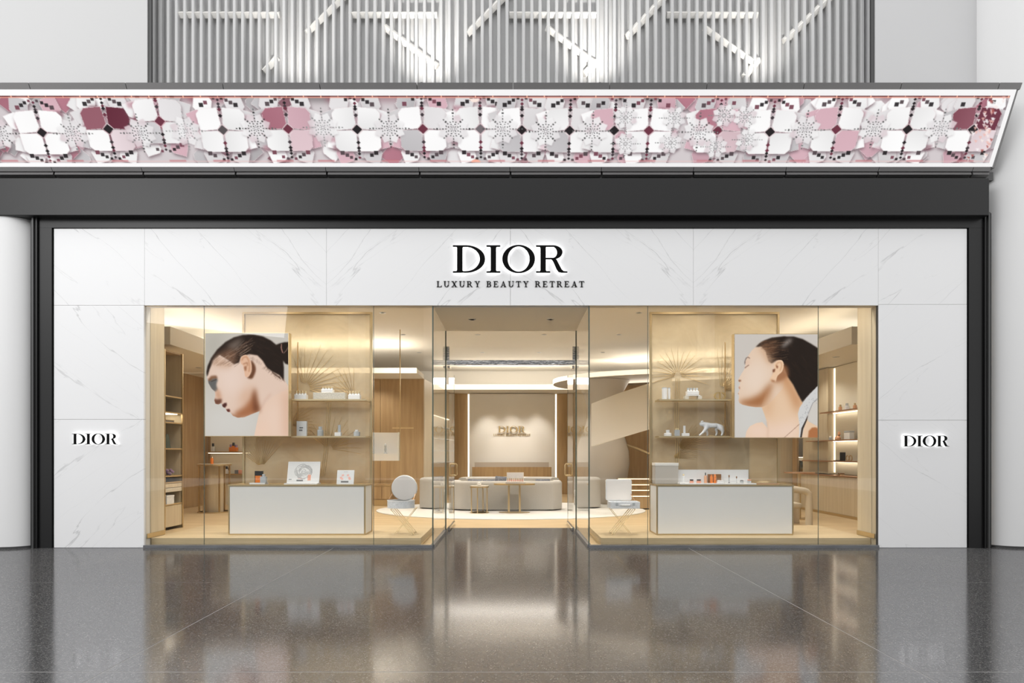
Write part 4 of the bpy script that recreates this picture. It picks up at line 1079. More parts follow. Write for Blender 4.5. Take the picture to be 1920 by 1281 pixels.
def face_up():
    cv = Canvas(320, 401, 92, 278, 0.4, (201, 194, 188))
    cv.fill([(80, 700), (400, 950), (400, 1290), (80, 1290)], (206, 204, 200), 40, 0.9)
    face = [(300, 400), (262, 432), (236, 470), (214, 500), (200, 540), (196, 580), (186, 620), (160, 660), (138, 700), (126, 722), (132, 740), (148, 748), (140, 772), (130, 792), (134, 806), (142, 814), (132, 838), (124, 852), (132, 866),
            (136, 886), (130, 915), (140, 945), (170, 962), (230, 976), (300, 986), (352, 986), (420, 960), (560, 800), (600, 600), (560, 460), (420, 400)]
    body = [(352, 980), (378, 1050), (402, 1120), (412, 1190), (360, 1130), (300, 1140), (240, 1170), (208, 1220), (195, 1290), (905, 1290), (905, 1180), (800, 1122), (745, 935), (640, 700), (560, 640), (430, 700)]
    cv.fill(body, (226, 194, 164), 0.7); cb = cv.full(body)
    cv.fill(face, (224, 198, 176), 0.7); cf = cv.full(face); cl = np.maximum(cf, cb)
    cv.fill([(200, 620), (330, 520), (420, 640), (380, 820), (230, 860), (170, 760)], (230, 210, 194), 22, 0.85, clip=cf)
    cv.fill([(136, 925), (240, 905), (340, 860), (430, 760), (470, 740), (420, 880), (356, 990), (230, 984), (150, 960)], (156, 98, 56), 11, 0.92, clip=cf)
    cv.fill([(200, 1150), (360, 1120), (420, 1200), (560, 1150), (700, 1100), (720, 1290), (190, 1290)], (234, 208, 194), 24, 0.9, clip=cb)
    cv.fill([(440, 740), (520, 690), (600, 640), (650, 760), (740, 930), (700, 1060), (640, 900), (560, 740)], (182, 122, 76), 16, 0.85, clip=cb)
    cv.fill([(352, 985), (400, 900), (440, 840), (460, 960), (420, 1120)], (206, 160, 122), 16, 0.6, clip=cb)
    cv.stroke([(404, 1120), (414, 1200), (412, 1280)], 10, (200, 160, 134), 4, 0.6)
    hair = [(298, 402), (330, 368), (380, 338), (450, 312), (560, 299), (660, 300), (750, 326), (830, 372), (905, 420), (905, 775), (820, 852), (745, 938), (704, 862), (655, 765), (604, 690), (574, 610), (548, 548), (500, 530), (450, 562), (420, 540),
            (404, 490), (390, 440), (350, 398)]
    cv.fill(hair, (33, 23, 17), 2.2); ch = cv.full(hair); rn = random.Random(9)
    cv.fill([(330, 395), (390, 420), (430, 500), (470, 560), (420, 560), (380, 480)], (206, 168, 138), 9, 0.8)
    cv.fill([(300, 405), (380, 400), (420, 470), (470, 540), (430, 570), (390, 500), (330, 420)], (204, 164, 132), 12, 0.8)
    for k in range(90):
        x = 340+rn.random()*150; y = 390+(x-340)*1.0+rn.uniform(-50, 24)
        cv.stroke([(x, y), (x+60, y-10+rn.uniform(-8, 8))], rn.uniform(1.5, 3), rn.choice([(110, 72, 48), (168, 120, 84), (64, 42, 30)]), 1.0, 0.42)
    cv.fill([(540, 398), (600, 330), (650, 318), (640, 350), (560, 410)], (178, 170, 166), 7, 0.85, clip=ch)
    cv.fill([(330, 370), (480, 330), (520, 420), (420, 470), (380, 410)], (120, 84, 60), 12, 0.7, clip=ch)
    for k in range(80):
        x = 330+rn.random()*220; y = 350+rn.random()*170
        cv.stroke([(x, y), (x+70, y-14+rn.uniform(-12, 26))], rn.uniform(1.5, 3.5), rn.choice([(170, 120, 84), (90, 60, 42), (50, 32, 24), (200, 160, 128)]), 1.0, 0.45, clip=ch)
    for k in range(70):
        x = 560+rn.random()*320; y = 330+rn.random()*430
        cv.stroke([(x, y), (x+50, y+40+rn.uniform(0, 40))], rn.uniform(1.5, 4), rn.choice([(58, 42, 32), (20, 13, 10), (70, 52, 40)]), 1.2, 0.45, clip=ch)
    cv.fill([(470, 650), (560, 560), (604, 600), (616, 680), (560, 720), (490, 750)], (150, 98, 64), 6, 0.8)
    cv.fill([(478, 562), (508, 532), (546, 530), (566, 568), (552, 636), (506, 684), (486, 742), (452, 738), (434, 716), (460, 664), (474, 612)], (231, 196, 164), 0.9, smooth=4)
    cv.stroke([(490, 580), (512, 552), (540, 552), (548, 580), (530, 636)], 8, (190, 140, 104), 2.2, 0.8)
    cv.fill([(490, 575), (512, 590), (506, 612), (496, 604)], (120, 70, 44), 2, 0.9); cv.fill([(458, 622), (486, 612), (478, 644), (462, 650)], (104, 58, 36), 2, 0.9)
    cv.fill([(440, 716), (486, 730), (482, 746), (450, 738)], (140, 88, 56), 3, 0.8)
    cv.stroke([(192, 570), (194, 535), (206, 510), (222, 500), (240, 512)], 6, (74, 52, 44), 1.5, 0.85)
    cv.stroke([(192, 606), (208, 592), (232, 576)], 6, (90, 56, 46), 1.4, 0.9); cv.fill([(200, 540), (230, 520), (240, 560), (200, 590)], (216, 178, 158), 6, 0.6, clip=cf)
    cv.fill([(128, 722), (152, 720), (158, 732), (134, 742)], (120, 70, 46), 2, 0.8, clip=cf); cv.stroke([(134, 786), (142, 800), (134, 812)], 8, (150, 92, 74), 2, 0.8, clip=cf)
    cv.stroke([(124, 852), (134, 858)], 7, (130, 78, 60), 1.5, 0.8, clip=cf)
    cv.fill([(905, 765), (905, 890), (845, 945), (800, 1050), (770, 1130), (735, 1290), (712, 1290), (716, 1150), (702, 1050), (718, 990), (780, 900)], (207, 206, 206), 0.9)
    cv.fill([(905, 890), (905, 1175), (800, 1110), (845, 945)], (205, 200, 194), 0.9)
    for k in range(60):
        t = rn.random(); x = 720+t*150+rn.uniform(-16, 20); y = 1130-t*260+rn.uniform(-60, 60)
        if x < 800 or y < 960: cv.fill([(x, y), (x+7, y-5), (x+5, y+4)], (140, 142, 148), 0.7, 0.8)
    cv.stroke([(905, 892), (845, 945), (800, 1050)], 5, (120, 118, 120), 1, 0.8)
    cv.fill([(800, 1060), (790, 1110), (752, 1200), (738, 1290), (722, 1290), (736, 1190)], (56, 48, 44), 1.0)
    cv.stroke([(560, 1290), (640, 1220), (716, 1150)], 4, (120, 82, 66), 1, 0.8)
    cv.fill([(798, 1290), (806, 1215), (838, 1184), (870, 1180), (905, 1196), (905, 1290)], (168, 106, 64), 2, 0.95)
    return cv
def lightbox(s, label, cv, px0_, px1_, py0_, py1_):
    d = 9.50; x0, x1, z0, z1 = X(px0_, d), X(px1_, d), Z(py1_, d), Z(py0_, d); a = (x1-x0)/2; h = z1-z0
    r = thing('portrait_lightbox', label, 'picture', ((x0+x1)/2, Y(d), z0))
    obj('case', B(-a, a, 0.006, 0.11, 0.0, h), brass_pale, r)
    for b in ((-a, -a+0.008, 0, h), (a-0.008, a, 0, h), (-a+0.0085, a-0.0085, 0, 0.008), (-a+0.0085, a-0.0085, h-0.008, h)):
        obj('edge_strip', B(b[0], b[1], -0.002, 0.0058, b[2], b[3]), brass, r)
    print_mesh('print', cv, (-a+0.008, 0.003, h-0.008), (a-0.008, 0.003, h-0.008), (-a+0.008, 0.003, 0.008), lightbox_m, r)
    for z in (0.25, h-0.25):
        xx = s*abs(a-0.22)*(-1) if s > 0 else a-0.22
        obj('bracket', B(xx-0.012, xx+0.012, 0.111, 0.412, z-0.012, z+0.012), brass, r)
    return r
lightbox(-1, 'backlit portrait of a dark haired person in profile looking down, hair in a bun', face_down(), 383.5, 541.5, 624, 818.5)
lightbox(1, 'backlit portrait of a person in profile with raised chin, closed eyes and pale collar', face_up(), 1376.5, 1534, 626, 821.5)

# ------------------------------------------------------------------ small goods
def PX(px, d): return X(px, d)
def jar_row(px0_, px1_, ytop, d, zb, label, caps, grp):
    """white block of little pots with gilded lids"""
    x0, x1 = X(px0_, d), X(px1_, d); w = x1-x0
    r = thing('cream_jar_set', label, 'jar', ((x0+x1)/2, Y(d), zb), group=grp)
    h = Z(ytop, d)-zb; hb = h*0.58
    obj('tray_block', B(-w/2, w/2, -0.05, 0.05, 0, hb, 0.006), white_gloss, r)
    n = 4
    for k in range(n):
        x = -w/2+w*(k+0.5)/n
        j = obj('jar', L([(w/n*0.38, 0), (w/n*0.40, 0.02)], (x, -0.01, hb+0.0005), n=14), white_gloss, r, smooth=True)
        obj('lid', L([(w/n*0.40, 0.0205), (w/n*0.41, h*0.40), (w/n*0.36, h*0.42), (0, h*0.42)], (x, -0.01, hb+0.0005), n=14), caps, j, smooth=True)
    return r
jar_row(553.5, 576, 733.5, SD, SU, 'white block of gold-lidded pots on the upper shelf beside the downcast portrait', brass_pale, 'pot sets on the shelves')
# speckled plinth standing through the shelf
x0, x1 = X(588, 9.70), X(648, 9.70)
zt_ = Z(736.5, 9.70)
tag(obj('speckled_plinth', B(-(x1-x0)/2, (x1-x0)/2, -0.07, 0.07, 0.0, zt_-SU-0.0, 0.004), speckle), 'wide speckled clear block at the middle of the upper shelf', 'block', loc=((x0+x1)/2, Y(9.74), SU))
jar_row(604, 625.5, 726, SD, zt_, 'white block of gold-lidded pots raised on the speckled block', brass_pale, 'pot sets on the shelves')
jar_row(654, 676, 734, SD, SU, 'white block of gold-lidded pots on the upper shelf beside the brass stile', brass_pale, 'pot sets on the shelves')
# lower shelf
def card_box(px0_, px1_, ytop, d, zb, label, dp=0.05):
    x0, x1 = X(px0_, d), X(px1_, d); h = Z(ytop, d)-zb; w = x1-x0
    r = thing('boxed_candle', label, 'box', ((x0+x1)/2, Y(d), zb))
    obj('carton', B(-w/2, w/2, -dp/2, dp/2, 0, h, 0.003), white_gloss, r)
    obj('label_print', B(-w*0.2, w*0.16, -dp/2-0.002, -dp/2-0.0005, h*0.52, h*0.60), ink, r)
    obj('label_print', B(-w*0.24, w*0.1, -dp/2-0.002, -dp/2-0.0005, h*0.34, h*0.44), ink, r)
    return r
card_box(557, 575.5, 790, SD, SL, 'white carton with grey print on the lower shelf under the first pot set')
def bottle(px0_, px1_, ytop, d, zb, label, m, cap, cat='bottle', sq=False, capf=0.3, grp=None, name='perfume_bottle', neck=0.5):
    x0, x1 = X(px0_, d), X(px1_, d); h = Z(ytop, d)-zb; rad = (x1-x0)/2
    r = thing(name, label, cat, ((x0+x1)/2, Y(d), zb), group=grp)
    hb = h*(1-capf)
    if sq:
        obj('flacon', B(-rad, rad, -rad*0.7, rad*0.7, 0, hb, min(0.006, rad*0.25)), m, r)
    else:
        obj('flacon', L([(rad*0.94, 0), (rad, h*0.03), (rad, hb*0.84), (rad*0.8, hb*0.95), (rad*neck*0.8, hb)], n=20), m, r, smooth=True)
    cr = rad*neck
    obj('cap', L([(cr, hb+0.0005), (cr, h*0.98), (cr*0.85, h), (0, h)], n=16), cap, r, smooth=True)
    return r
bottle(595, 606.5, 800, SD, SL, 'round pale grey flacon on the lower shelf next to the white carton', grey_bottle, grey_bottle, neck=0.62)
def stand(px0_, px1_, yb0, d, zb, pxs0, pxs1, ytop, label, m2):
    x0, x1 = X(px0_, d), X(px1_, d); w = x1-x0; c = (x0+x1)/2
    r = thing('tester_stand', label, 'stand', (c, Y(d), zb))
    hb = Z(yb0, d)-zb
    obj('base_block', B(-w/2, w/2, -0.04, 0.04, 0, hb, 0.003), white_gloss, r)
    obj('upright', B(X(pxs0, d)-c, X(pxs1, d)-c, -0.012, 0.012, hb+0.0005, Z(ytop, d)-zb, 0.002), m2, r)
    return r
stand(628.5, 640, 811, SD, SL, 634, 639, 797, 'low white block with a clear upright on the lower shelf', glass_edge_m if False else grey_bottle)
bottle(663, 675, 806, SD, SL, 'squat frosted flacon at the far end of the lower shelf by the brass stile', grey_bottle, white_gloss, neck=0.55, capf=0.25)
# right-hand rack
for a, b, lb in ((1241, 1251, 'white cylinder carton standing at the open end of the upper shelf'), (1252.5, 1257.5, 'thin white tube behind the white cylinder carton on the upper shelf')):
    x0, x1 = X(a, SD), X(b, SD); w = (x1-x0)/2; h = Z(727, SD)-SU
    r = thing('cylinder_carton', lb, 'box', ((x0+x1)/2, Y(SD)+(0.02 if b > 1255 else 0), SU))
    obj('tube_body', L([(w, 0), (w, h*0.93), ], n=20), white_gloss, r, smooth=True)
    obj('lid', L([(w*1.01, h*0.931), (w*1.01, h), (0, h)], n=20), grey_bottle, r, smooth=True)
xa, xb = X(1283, SD), X(1314.5, SD)
hb = Z(741.5, SD)-SU
r = thing('acrylic_riser', 'pale stone riser under the white pots on the upper shelf', 'stand', ((xa+xb)/2, Y(SD), SU))
w = (xb-xa)/2
obj('top_plate', B(-w*0.8, w*0.8, -0.05, 0.05, hb-0.012, hb), white_gloss, r)
for q in (-1, 1): obj('foot', B(q*w*0.55, q*w, -0.05, 0.05, 0, hb-0.0125), speckle, r)
jar_row(1287, 1309, 728, SD, SU+hb, 'white block of silver-lidded pots on the stone riser', grey_bottle, 'pot sets on the shelves')
# gold monogram: two bowls and a bar
d = SD; x0, x1 = X(1338.5, d), X(1361, d); h = Z(735.5, d)-SU; w = x1-x0
r = thing('gold_monogram', 'small gold two-letter monogram on the upper shelf near the raised portrait', 'ornament', ((x0+x1)/2, Y(d), SU))
obj('letter', PR([arc_ring(-w*0.16, h*0.5, w*0.34, h*0.5, w*0.20, h*0.36, 70, 290, 20)], -0.012, 0.012), letter_gold, r)
obj('letter', PR([rect(-w*0.05, w*0.07, 0, h)], -0.012, 0.012), letter_gold, r)
obj('letter', PR([arc_ring(w*0.12, h*0.5, w*0.38, h*0.5, w*0.24, h*0.36, -80, 80, 20)], -0.012, 0.012), letter_gold, r)
# lower shelf, right
bottle(1245, 1259, 806.5, SD, SL, 'low white pot with a domed lid at the open end of the lower shelf', white_gloss, white_gloss, cat='jar', name='cream_pot', neck=0.5, capf=0.45)
bottle(1264.5, 1274, 803, SD, SL, 'square clear flacon between the white pot and the white tester stand', grey_bottle, brass_pale, sq=True, neck=0.8, capf=0.22)
stand(1278, 1291.5, 812.5, SD, SL, 1281, 1285, 798.5, 'white disc-like block carrying an upright white tube', white_gloss)
# porcelain big cat
def big_cat():
    d = SD; xh, xt = X(1309, d), X(1357, d); k = (xt-xh)/0.40
    bm = bmesh.new(); ly = bm.verts.layers.skin.verify()
    V = {}
    def v(n, x, y, z, r1, r2=None):
        q = bm.verts.new((x*k, y*k, z*k)); q[ly].radius = (r1*k, (r2 or r1)*k); V[n] = q; return q
    def e(a, b): bm.edges.new((V[a], V[b]))
    v('mid', 0.03, 0, 0.165, 0.043, 0.042); V['mid'][ly].use_root = True
    v('rump', 0.13, 0, 0.165, 0.045, 0.045); v('hip', 0.168, 0, 0.150, 0.034); v('chest', -0.065, 0, 0.168, 0.048, 0.050); v('neck', -0.115, 0, 0.185, 0.044); v('skull', -0.150, 0, 0.190, 0.041); v('muzzle', -0.178, 0, 0.172, 0.027)
    for a, b in (('mid', 'rump'), ('rump', 'hip'), ('mid', 'chest'), ('chest', 'neck'), ('neck', 'skull'), ('skull', 'muzzle')): e(a, b)
    v('fe', -0.10, -0.035, 0.105, 0.026); v('fk', -0.135, -0.04, 0.060, 0.019); v('fp', -0.185, -0.04, 0.016, 0.015); v('ft', -0.200, -0.04, 0.010, 0.012)
    for a, b in (('chest', 'fe'), ('fe', 'fk'), ('fk', 'fp'), ('fp', 'ft')): e(a, b)
    v('ge', -0.065, 0.035, 0.100, 0.024); v('gk', -0.045, 0.04, 0.055, 0.018); v('gp', -0.042, 0.04, 0.016, 0.015); v('gt', -0.060, 0.04, 0.010, 0.013)
    for a, b in (('chest', 'ge'), ('ge', 'gk'), ('gk', 'gp'), ('gp', 'gt')): e(a, b)
    for n, y, dx in (('h', -0.036, 0.02), ('j', 0.036, -0.045)):
        v(n+'1', 0.135+dx, y, 0.105, 0.030); v(n+'2', 0.150+dx, y, 0.060, 0.018); v(n+'3', 0.140+dx, y, 0.018, 0.015); v(n+'4', 0.122+dx, y, 0.010, 0.013)
        for a, b in (('rump', n+'1'), (n+'1', n+'2'), (n+'2', n+'3'), (n+'3', n+'4')): e(a, b)
    v('t1', 0.190, 0, 0.125, 0.013); v('t2', 0.198, 0.0, 0.080, 0.010); v('t3', 0.190, 0.0, 0.045, 0.009)
    e('hip', 't1'); e('t1', 't2'); e('t2', 't3')
    r = thing('porcelain_big_cat', 'white porcelain prowling big cat figurine on the lower shelf', 'figurine', ((xh+xt)/2, Y(d), SL))
    me = bpy.data.meshes.new('body'); bm.to_mesh(me); bm.free(); me.materials.append(porcelain)
    o = bpy.data.objects.new('body', me); COL.objects.link(o); o.parent = r
    md = o.modifiers.new('skin', 'SKIN'); md.use_smooth_shade = True
    o.modifiers.new('sub', 'SUBSURF').render_levels = 2; o.modifiers['sub'].levels = 2
    for q in (-1, 1):
        obj('ear', L([(0.014*k, 0), (0.012*k, 0.012*k), (0.004*k, 0.022*k), (0, 0.024*k)], (-0.138*k, q*0.026*k, 0.222*k), n=10, sy=0.6), porcelain, r, smooth=True)
        obj('eye', L([(0, -0.005*k), (0.005*k, 0), (0, 0.005*k)], (-0.183*k, q*0.018*k, 0.195*k), n=8), ink, r)
big_cat()

# goods on the counters
CF = 9.62
def tray(px0_, px1_, d, z, h, label, dp=0.14):
    x0, x1 = X(px0_, d), X(px1_, d)
    return tag(obj('display_tray', B(-(x1-x0)/2, (x1-x0)/2, -dp/2, dp/2, 0, h, 0.002), white_gloss), label, 'tray', loc=((x0+x1)/2, Y(d), z))
tray(471, 500, CF, CT, 0.022, 'small white tray under the orange and grey flacons on the counter')
zt_ = CT+0.022
x0, x1 = X(478, CF+0.02), X(492.5, CF+0.02); h = Z(883.5, CF)-zt_
r = thing('perfume_carton', 'black and orange perfume carton on the small white tray', 'box', ((x0+x1)/2, Y(CF)+0.03, zt_))
w = (x1-x0)/2
obj('carton', B(-w, w, -0.02, 0.02, 0, h), black_plastic, r)
obj('orange_front', B(-w*0.82, w*0.8, -0.024, -0.0205, 0.003, h*0.6), amber, r)
bottle(489, 500, 889, CF-0.03, zt_, 'frosted square flacon with round cap in front of the black carton', grey_bottle, grey_bottle, sq=True, neck=0.5, capf=0.28)
# framed rose drawing leaning on the counter
def rose_card():
    cv = Canvas(240, 160, 0, 0, 1, (226, 226, 226)); rn = random.Random(2)
    cx, cy = 118, 74
    for ring in range(10):
        rr_ = 6+ring*6.2; n = 4+ring
        for k in range(n):
            a0 = rn.random()*6.28; a1 = a0+rn.uniform(0.5, 1.3)
            P = [(cx+(rr_+rn.uniform(-1.5, 1.5))*1.06*math.cos(a), cy+(rr_)*0.95*math.sin(a)) for a in np.linspace(a0, a1, 7)]
            cv.stroke(P, 1.8, (96, 96, 98), 0.6, 0.75)
    cv.fill([(154, 100), (178, 100), (178, 144), (154, 144)], (232, 166, 144), 0.8); cv.fill([(162, 92), (172, 92), (172, 102), (162, 102)], (226, 198, 188), 0.8)
    cv.fill([(70, 138), (120, 138), (120, 150), (70, 150)], (120, 120, 122), 0.8); cv.fill([(78, 126), (116, 126), (116, 132), (78, 132)], (214, 190, 186), 0.8); cv.fill([(10, 132), (32, 132), (32, 140), (10, 140)], (150, 150, 152), 0.8)
    return cv
def blush_card():
    cv = Canvas(150, 96, 0, 0, 1, (222, 224, 226))
    for x, y in ((50, 34), (34, 52), (46, 60), (96, 34), (108, 52), (114, 60)):
        cv.fill([(x-10, y-4), (x+8, y-8), (x+12, y+6), (x-8, y+8)], (238, 170, 158), 2, 0.8)
    cv.fill([(36, 76), (104, 76), (104, 87), (36, 87)], (112, 112, 114), 0.7); cv.fill([(56, 8), (92, 8), (92, 12), (56, 12)], (188, 190, 192), 0.7)
    return cv
def easel_card(px0_, px1_, ytop, d, z, cv, label, lean, base=None):
    x0, x1 = X(px0_, d), X(px1_, d); w = (x1-x0)/2; h = (Z(ytop, d)-z)
    r = thing('easel_card', label, 'sign', ((x0+x1)/2, Y(d), z))
    b0 = 0.0
    if base:
        obj('foot_slab', B(-w*1.08, w*0.95, -0.06, lean+0.05, 0, 0.016), white_gloss, r); b0 = 0.0165
    hh = h-b0
    bm = bmesh.new()
    prism(bm, [[(0.0, b0), (0.012, b0), (lean+0.012, b0+hh), (lean, b0+hh)]], -w, w, 'yz')
    obj('board', bm, white_matt, r)
    obj('back_strut', PR([[(0.02, b0), (lean+0.08, b0), (lean*0.8+0.016, b0+hh*0.8)]], -0.01, 0.01, 'yz'), brass_pale, r)
    print_mesh('print', cv, (-w*0.97, lean*0.97-0.0015, b0+hh*0.97), (w*0.97, lean*0.97-0.0015, b0+hh*0.97), (-w*0.97, lean*0.03-0.0015, b0+hh*0.03), paper_m, r)
    return r
easel_card(537.5, 598, 866, 9.60, CT, rose_card(), 'white easel card with a grey line drawing of a rose on the counter', 0.08, base=True)
easel_card(631, 663, 882, 9.60, CT, blush_card(), 'small white easel card with pink patches near the counter end', 0.05)
# right-hand counter: long white tray-back with products
x0, x1 = X(1271.5, 9.60), X(1408, 9.60); w = (x1-x0)/2; cxr = (x0+x1)/2
r = thing('product_tray', 'long white tray with an upright back carrying orange products on the counter', 'tray', (cxr, Y(9.60), CT))
obj('tray_floor', B(-w, w+0.035, -0.13, 0.10, 0, 0.02, 0.002), white_gloss, r)
hbk = Z(881, 9.66)-CT
obj('tray_back', B(-w, w, 0.101, 0.115, 0, hbk), white_gloss, r)
zt_ = CT+0.02; D2 = 9.58
def pot(px0_, px1_, ytop, label, m, cap):
    bottle(px0_, px1_, ytop, D2, zt_, label, m, cap, cat='jar', name='cream_pot', neck=0.9, capf=0.35)
bottle(1279, 1284, 889, D2, zt_, 'slim cream coloured tube at the stair end of the long white tray', white_matt, brass_pale, neck=0.7, capf=0.2, cat='tube', name='cream_tube')
pot(1293, 1300.5, 899, 'first small coral pot with dark lid on the long white tray', pink_prod, black_plastic)
pot(1306, 1314.5, 899, 'second small coral pot with dark lid, beside the tall peach bottle', pink_prod, black_plastic)
bottle(1320, 1325.5, 886.5, D2, zt_, 'tall slim peach bottle with black pump on the long white tray', amber_pale, black_plastic, neck=0.35, capf=0.25)
x0, x1 = X(1329.5, D2), X(1354, D2)
tag(obj('brown_carton', B(-(x1-x0)/2, (x1-x0)/2, 0.0, 0.04, 0, Z(889.5, D2)-zt_), brown_box), 'brown carton standing behind the two orange bottles', 'box', loc=((x0+x1)/2, Y(D2)+0.04, zt_))
bottle(1331.5, 1336.5, 890.5, D2-0.03, zt_, 'vivid orange bottle before the brown carton, next to the peach bottle', amber, amber, neck=0.7, capf=0.15)
bottle(1338, 1343, 889.5, D2-0.03, zt_, 'vivid orange bottle at the middle of the brown carton', amber, amber, neck=0.7, capf=0.15)
r = thing('white_soap_stack', 'low white cushion-like case in front of the brown carton', 'case', (X(1349.5, D2-0.04), Y(D2)-0.05, zt_))
obj('case_body', B(-0.05, 0.05, -0.03, 0.03, 0, 0.028, 0.008), white_gloss, r); obj('case_lid', B(-0.046, 0.046, -0.028, 0.028, 0.0285, 0.045, 0.007), white_gloss, r)
def brush(px, ytop, label, m):
    h = Z(ytop, D2)-zt_
    r = thing('makeup_brush', label, 'brush', (X(px, D2), Y(D2), zt_))
    obj('handle', L([(0.012, 0), (0.012, 0.006), (0.003, 0.012), (0.004, h*0.62)], n=10), m, r, smooth=True)
    obj('bristles', L([(0.004, h*0.621), (0.011, h*0.82), (0.009, h*0.95), (0, h)], n=10), brown_box, r, smooth=True)
brush(1367, 890.5, 'dark upright brush with a wide tuft on the long white tray', black_plastic)
brush(1381, 893, 'thin pale upright brush with black foot on the long white tray', grey_bottle)
pot(1387.5, 1394, 900.5, 'tiny clear pot with grey lid after the brushes on the tray', grey_bottle, ink)
pot(1401, 1408.5, 899, 'last tiny clear pot with coral lid at the tray end', grey_bottle, pink_prod)
r = thing('mirror_palette', 'flat rose gold palette lying on the counter past the long white tray', 'palette', (X(1436, 9.62), Y(9.62), CT))
obj('palette_case', B(-0.18, 0.18, -0.07, 0.07, 0, 0.012, 0.003), rose_gold, r); obj('palette_mirror', B(-0.165, 0.165, -0.06, 0.06, 0.0125, 0.0145), chrome, r)
# pale box behind tray
r = thing('pale_cube', 'pale cream cube on the counter beside the long white tray', 'box', (X(1248, 9.72), Y(9.72), CT))
w = (X(1270, 9.72)-X(1227, 9.72))/2; h = Z(868, 9.72)-CT
obj('cube_body', B(-w, w, -0.08, 0.14, 0, h*0.86, 0.006), drum_paint, r); obj('cube_lid', B(-w-0.003, w+0.003, -0.083, 0.143, h*0.861, h, 0.004), interior_white, r)

# ------------------------------------------------------------------ vanity cases on folding stands
def fold_stand(cx, y, label, flip):
    ztop = 0.40
    r = thing('folding_stand', label, 'stand', (cx, y, PZ))
    q = -1 if flip else 1
    for yy in (-0.13, 0.13):
        for o in (0, 0.035):
            obj('leg', T([(-q*(0.20-o), yy, ztop), (q*(0.14+o), yy-0.02, 0.006)], 0.006, n=8), brass_pale, r, smooth=True)
        obj('leg', T([(q*0.17, yy, ztop), (-q*0.15, yy+0.02, 0.006)], 0.004, n=8), brass_pale, r, smooth=True)
    for xx in (-0.19, 0.17):
        obj('top_rail', T([(q*xx, -0.14, ztop+0.005), (q*xx, 0.14, ztop+0.005)], 0.007, n=8), brass_pale, r, smooth=True)
    obj('foot_rail', T([(q*0.155, -0.15, 0.02), (q*0.155, 0.11, 0.02)], 0.006, n=8), brass_pale, r, smooth=True)
    return PZ+ztop+0.013
def vanity_round():
    d = 9.62; cx = X(752, d); y = Y(d)
    zb_ = fold_stand(cx+0.06, y, 'thin brass cross-leg stand under the round vanity case', False)
    z0 = Z(950.5, d)
    r = thing('vanity_case', 'round open vanity case with blush lid on a brass folding stand', 'case', (cx, y, zb_))
    hb = 0.12; a = (X(776, d)-X(725, d))/2
    obj('case_base', L([(a, 0), (a, hb), (a-0.012, hb), (a-0.012, 0.02), (0, 0.02)], n=40, sy=0.72), toile, r, smooth=True)
    obj('rim', L([(a+0.004, hb-0.012), (a+0.004, hb+0.004), (a-0.013, hb+0.004), (a-0.013, hb-0.012)], n=40, sy=0.72), white_gloss, r)
    R_ = 0.205; cz = Z(915.5, d)-zb_; ox = X(756, d)-cx
    bm = bmesh.new(); lathe(bm, [(R_, 0), (R_, 0.05), (R_-0.02, 0.055), (0, 0.055)], n=48)
    bmesh.ops.transform(bm, matrix=Matrix.Translation((ox, 0.15, cz)) @ Matrix.Rotation(math.radians(97), 4, 'X'), verts=bm.verts)
    lid = obj('lid', bm, white_gloss, r, smooth=True)
    bm = bmesh.new(); lathe(bm, [(R_-0.012, 0.056), (R_-0.012, 0.060), (0, 0.060)], n=48)
    bmesh.ops.transform(bm, matrix=Matrix.Translation((ox, 0.15, cz)) @ Matrix.Rotation(math.radians(97), 4, 'X'), verts=bm.verts)
    obj('lid_lining', bm, case_lid, lid, smooth=True)
    for q in (-1, 1):
        obj('lid_stay', T([(ox+q*0.185, 0.06, cz-0.09), (q*(a-0.02), 0.0, hb+0.01)], 0.005, n=6), rose_gold, r)
def vanity_square():
    d = 9.62; cx = X(1169, d); y = Y(d)
    zb_ = fold_stand(cx-0.04, y, 'thin brass cross-leg stand under the square vanity case', True)
    r = thing('vanity_case', 'square open vanity case with blush lid on a brass folding stand', 'case', (cx, y, zb_))
    hb = 0.10; a = (X(1197, d)-X(1141, d))/2
    bm = bmesh.new(); prism(bm, [round_box(-a, a, -0.16, 0.16, 0.04), round_box(-a+0.012, a-0.012, -0.148, 0.148, 0.03)], 0.0, hb, 'xy')
    obj('case_base', bm, toile, r)
    obj('base_tray', PR([round_box(-a+0.013, a-0.013, -0.147, 0.147, 0.03)], 0.0, 0.04, 'xy'), white_matt, r)
    h = Z(900, d)-zb_-hb; x0, x1 = X(1139, d)-cx, X(1187, d)-cx
    lid = obj('lid', PR([round_box(x0+0.0, x1+0.01, hb+0.005, hb+h, 0.03)], 0.16, 0.21, 'xz'), white_gloss, r)
    obj('lid_lining', PR([round_box(x0+0.014, x1-0.004, hb+0.018, hb+h-0.014, 0.025)], 0.155, 0.1595, 'xz'), case_lid, lid)
    obj('handle', T([(-0.07, -0.162, 0.06), (-0.065, -0.185, 0.055), (0.065, -0.185, 0.055), (0.07, -0.162, 0.06)], 0.008, n=8), white_gloss, r, smooth=True)
    for x in (-0.13, 0.13): obj('latch', B(x-0.018, x+0.018, -0.168, -0.1605, 0.05, 0.09), grey_bottle, r)
    obj('lid_stay', T([(x1-0.01, 0.17, hb+0.12), (x1+0.04, 0.05, hb+0.01)], 0.005, n=6), rose_gold, r)
vanity_round(); vanity_square()
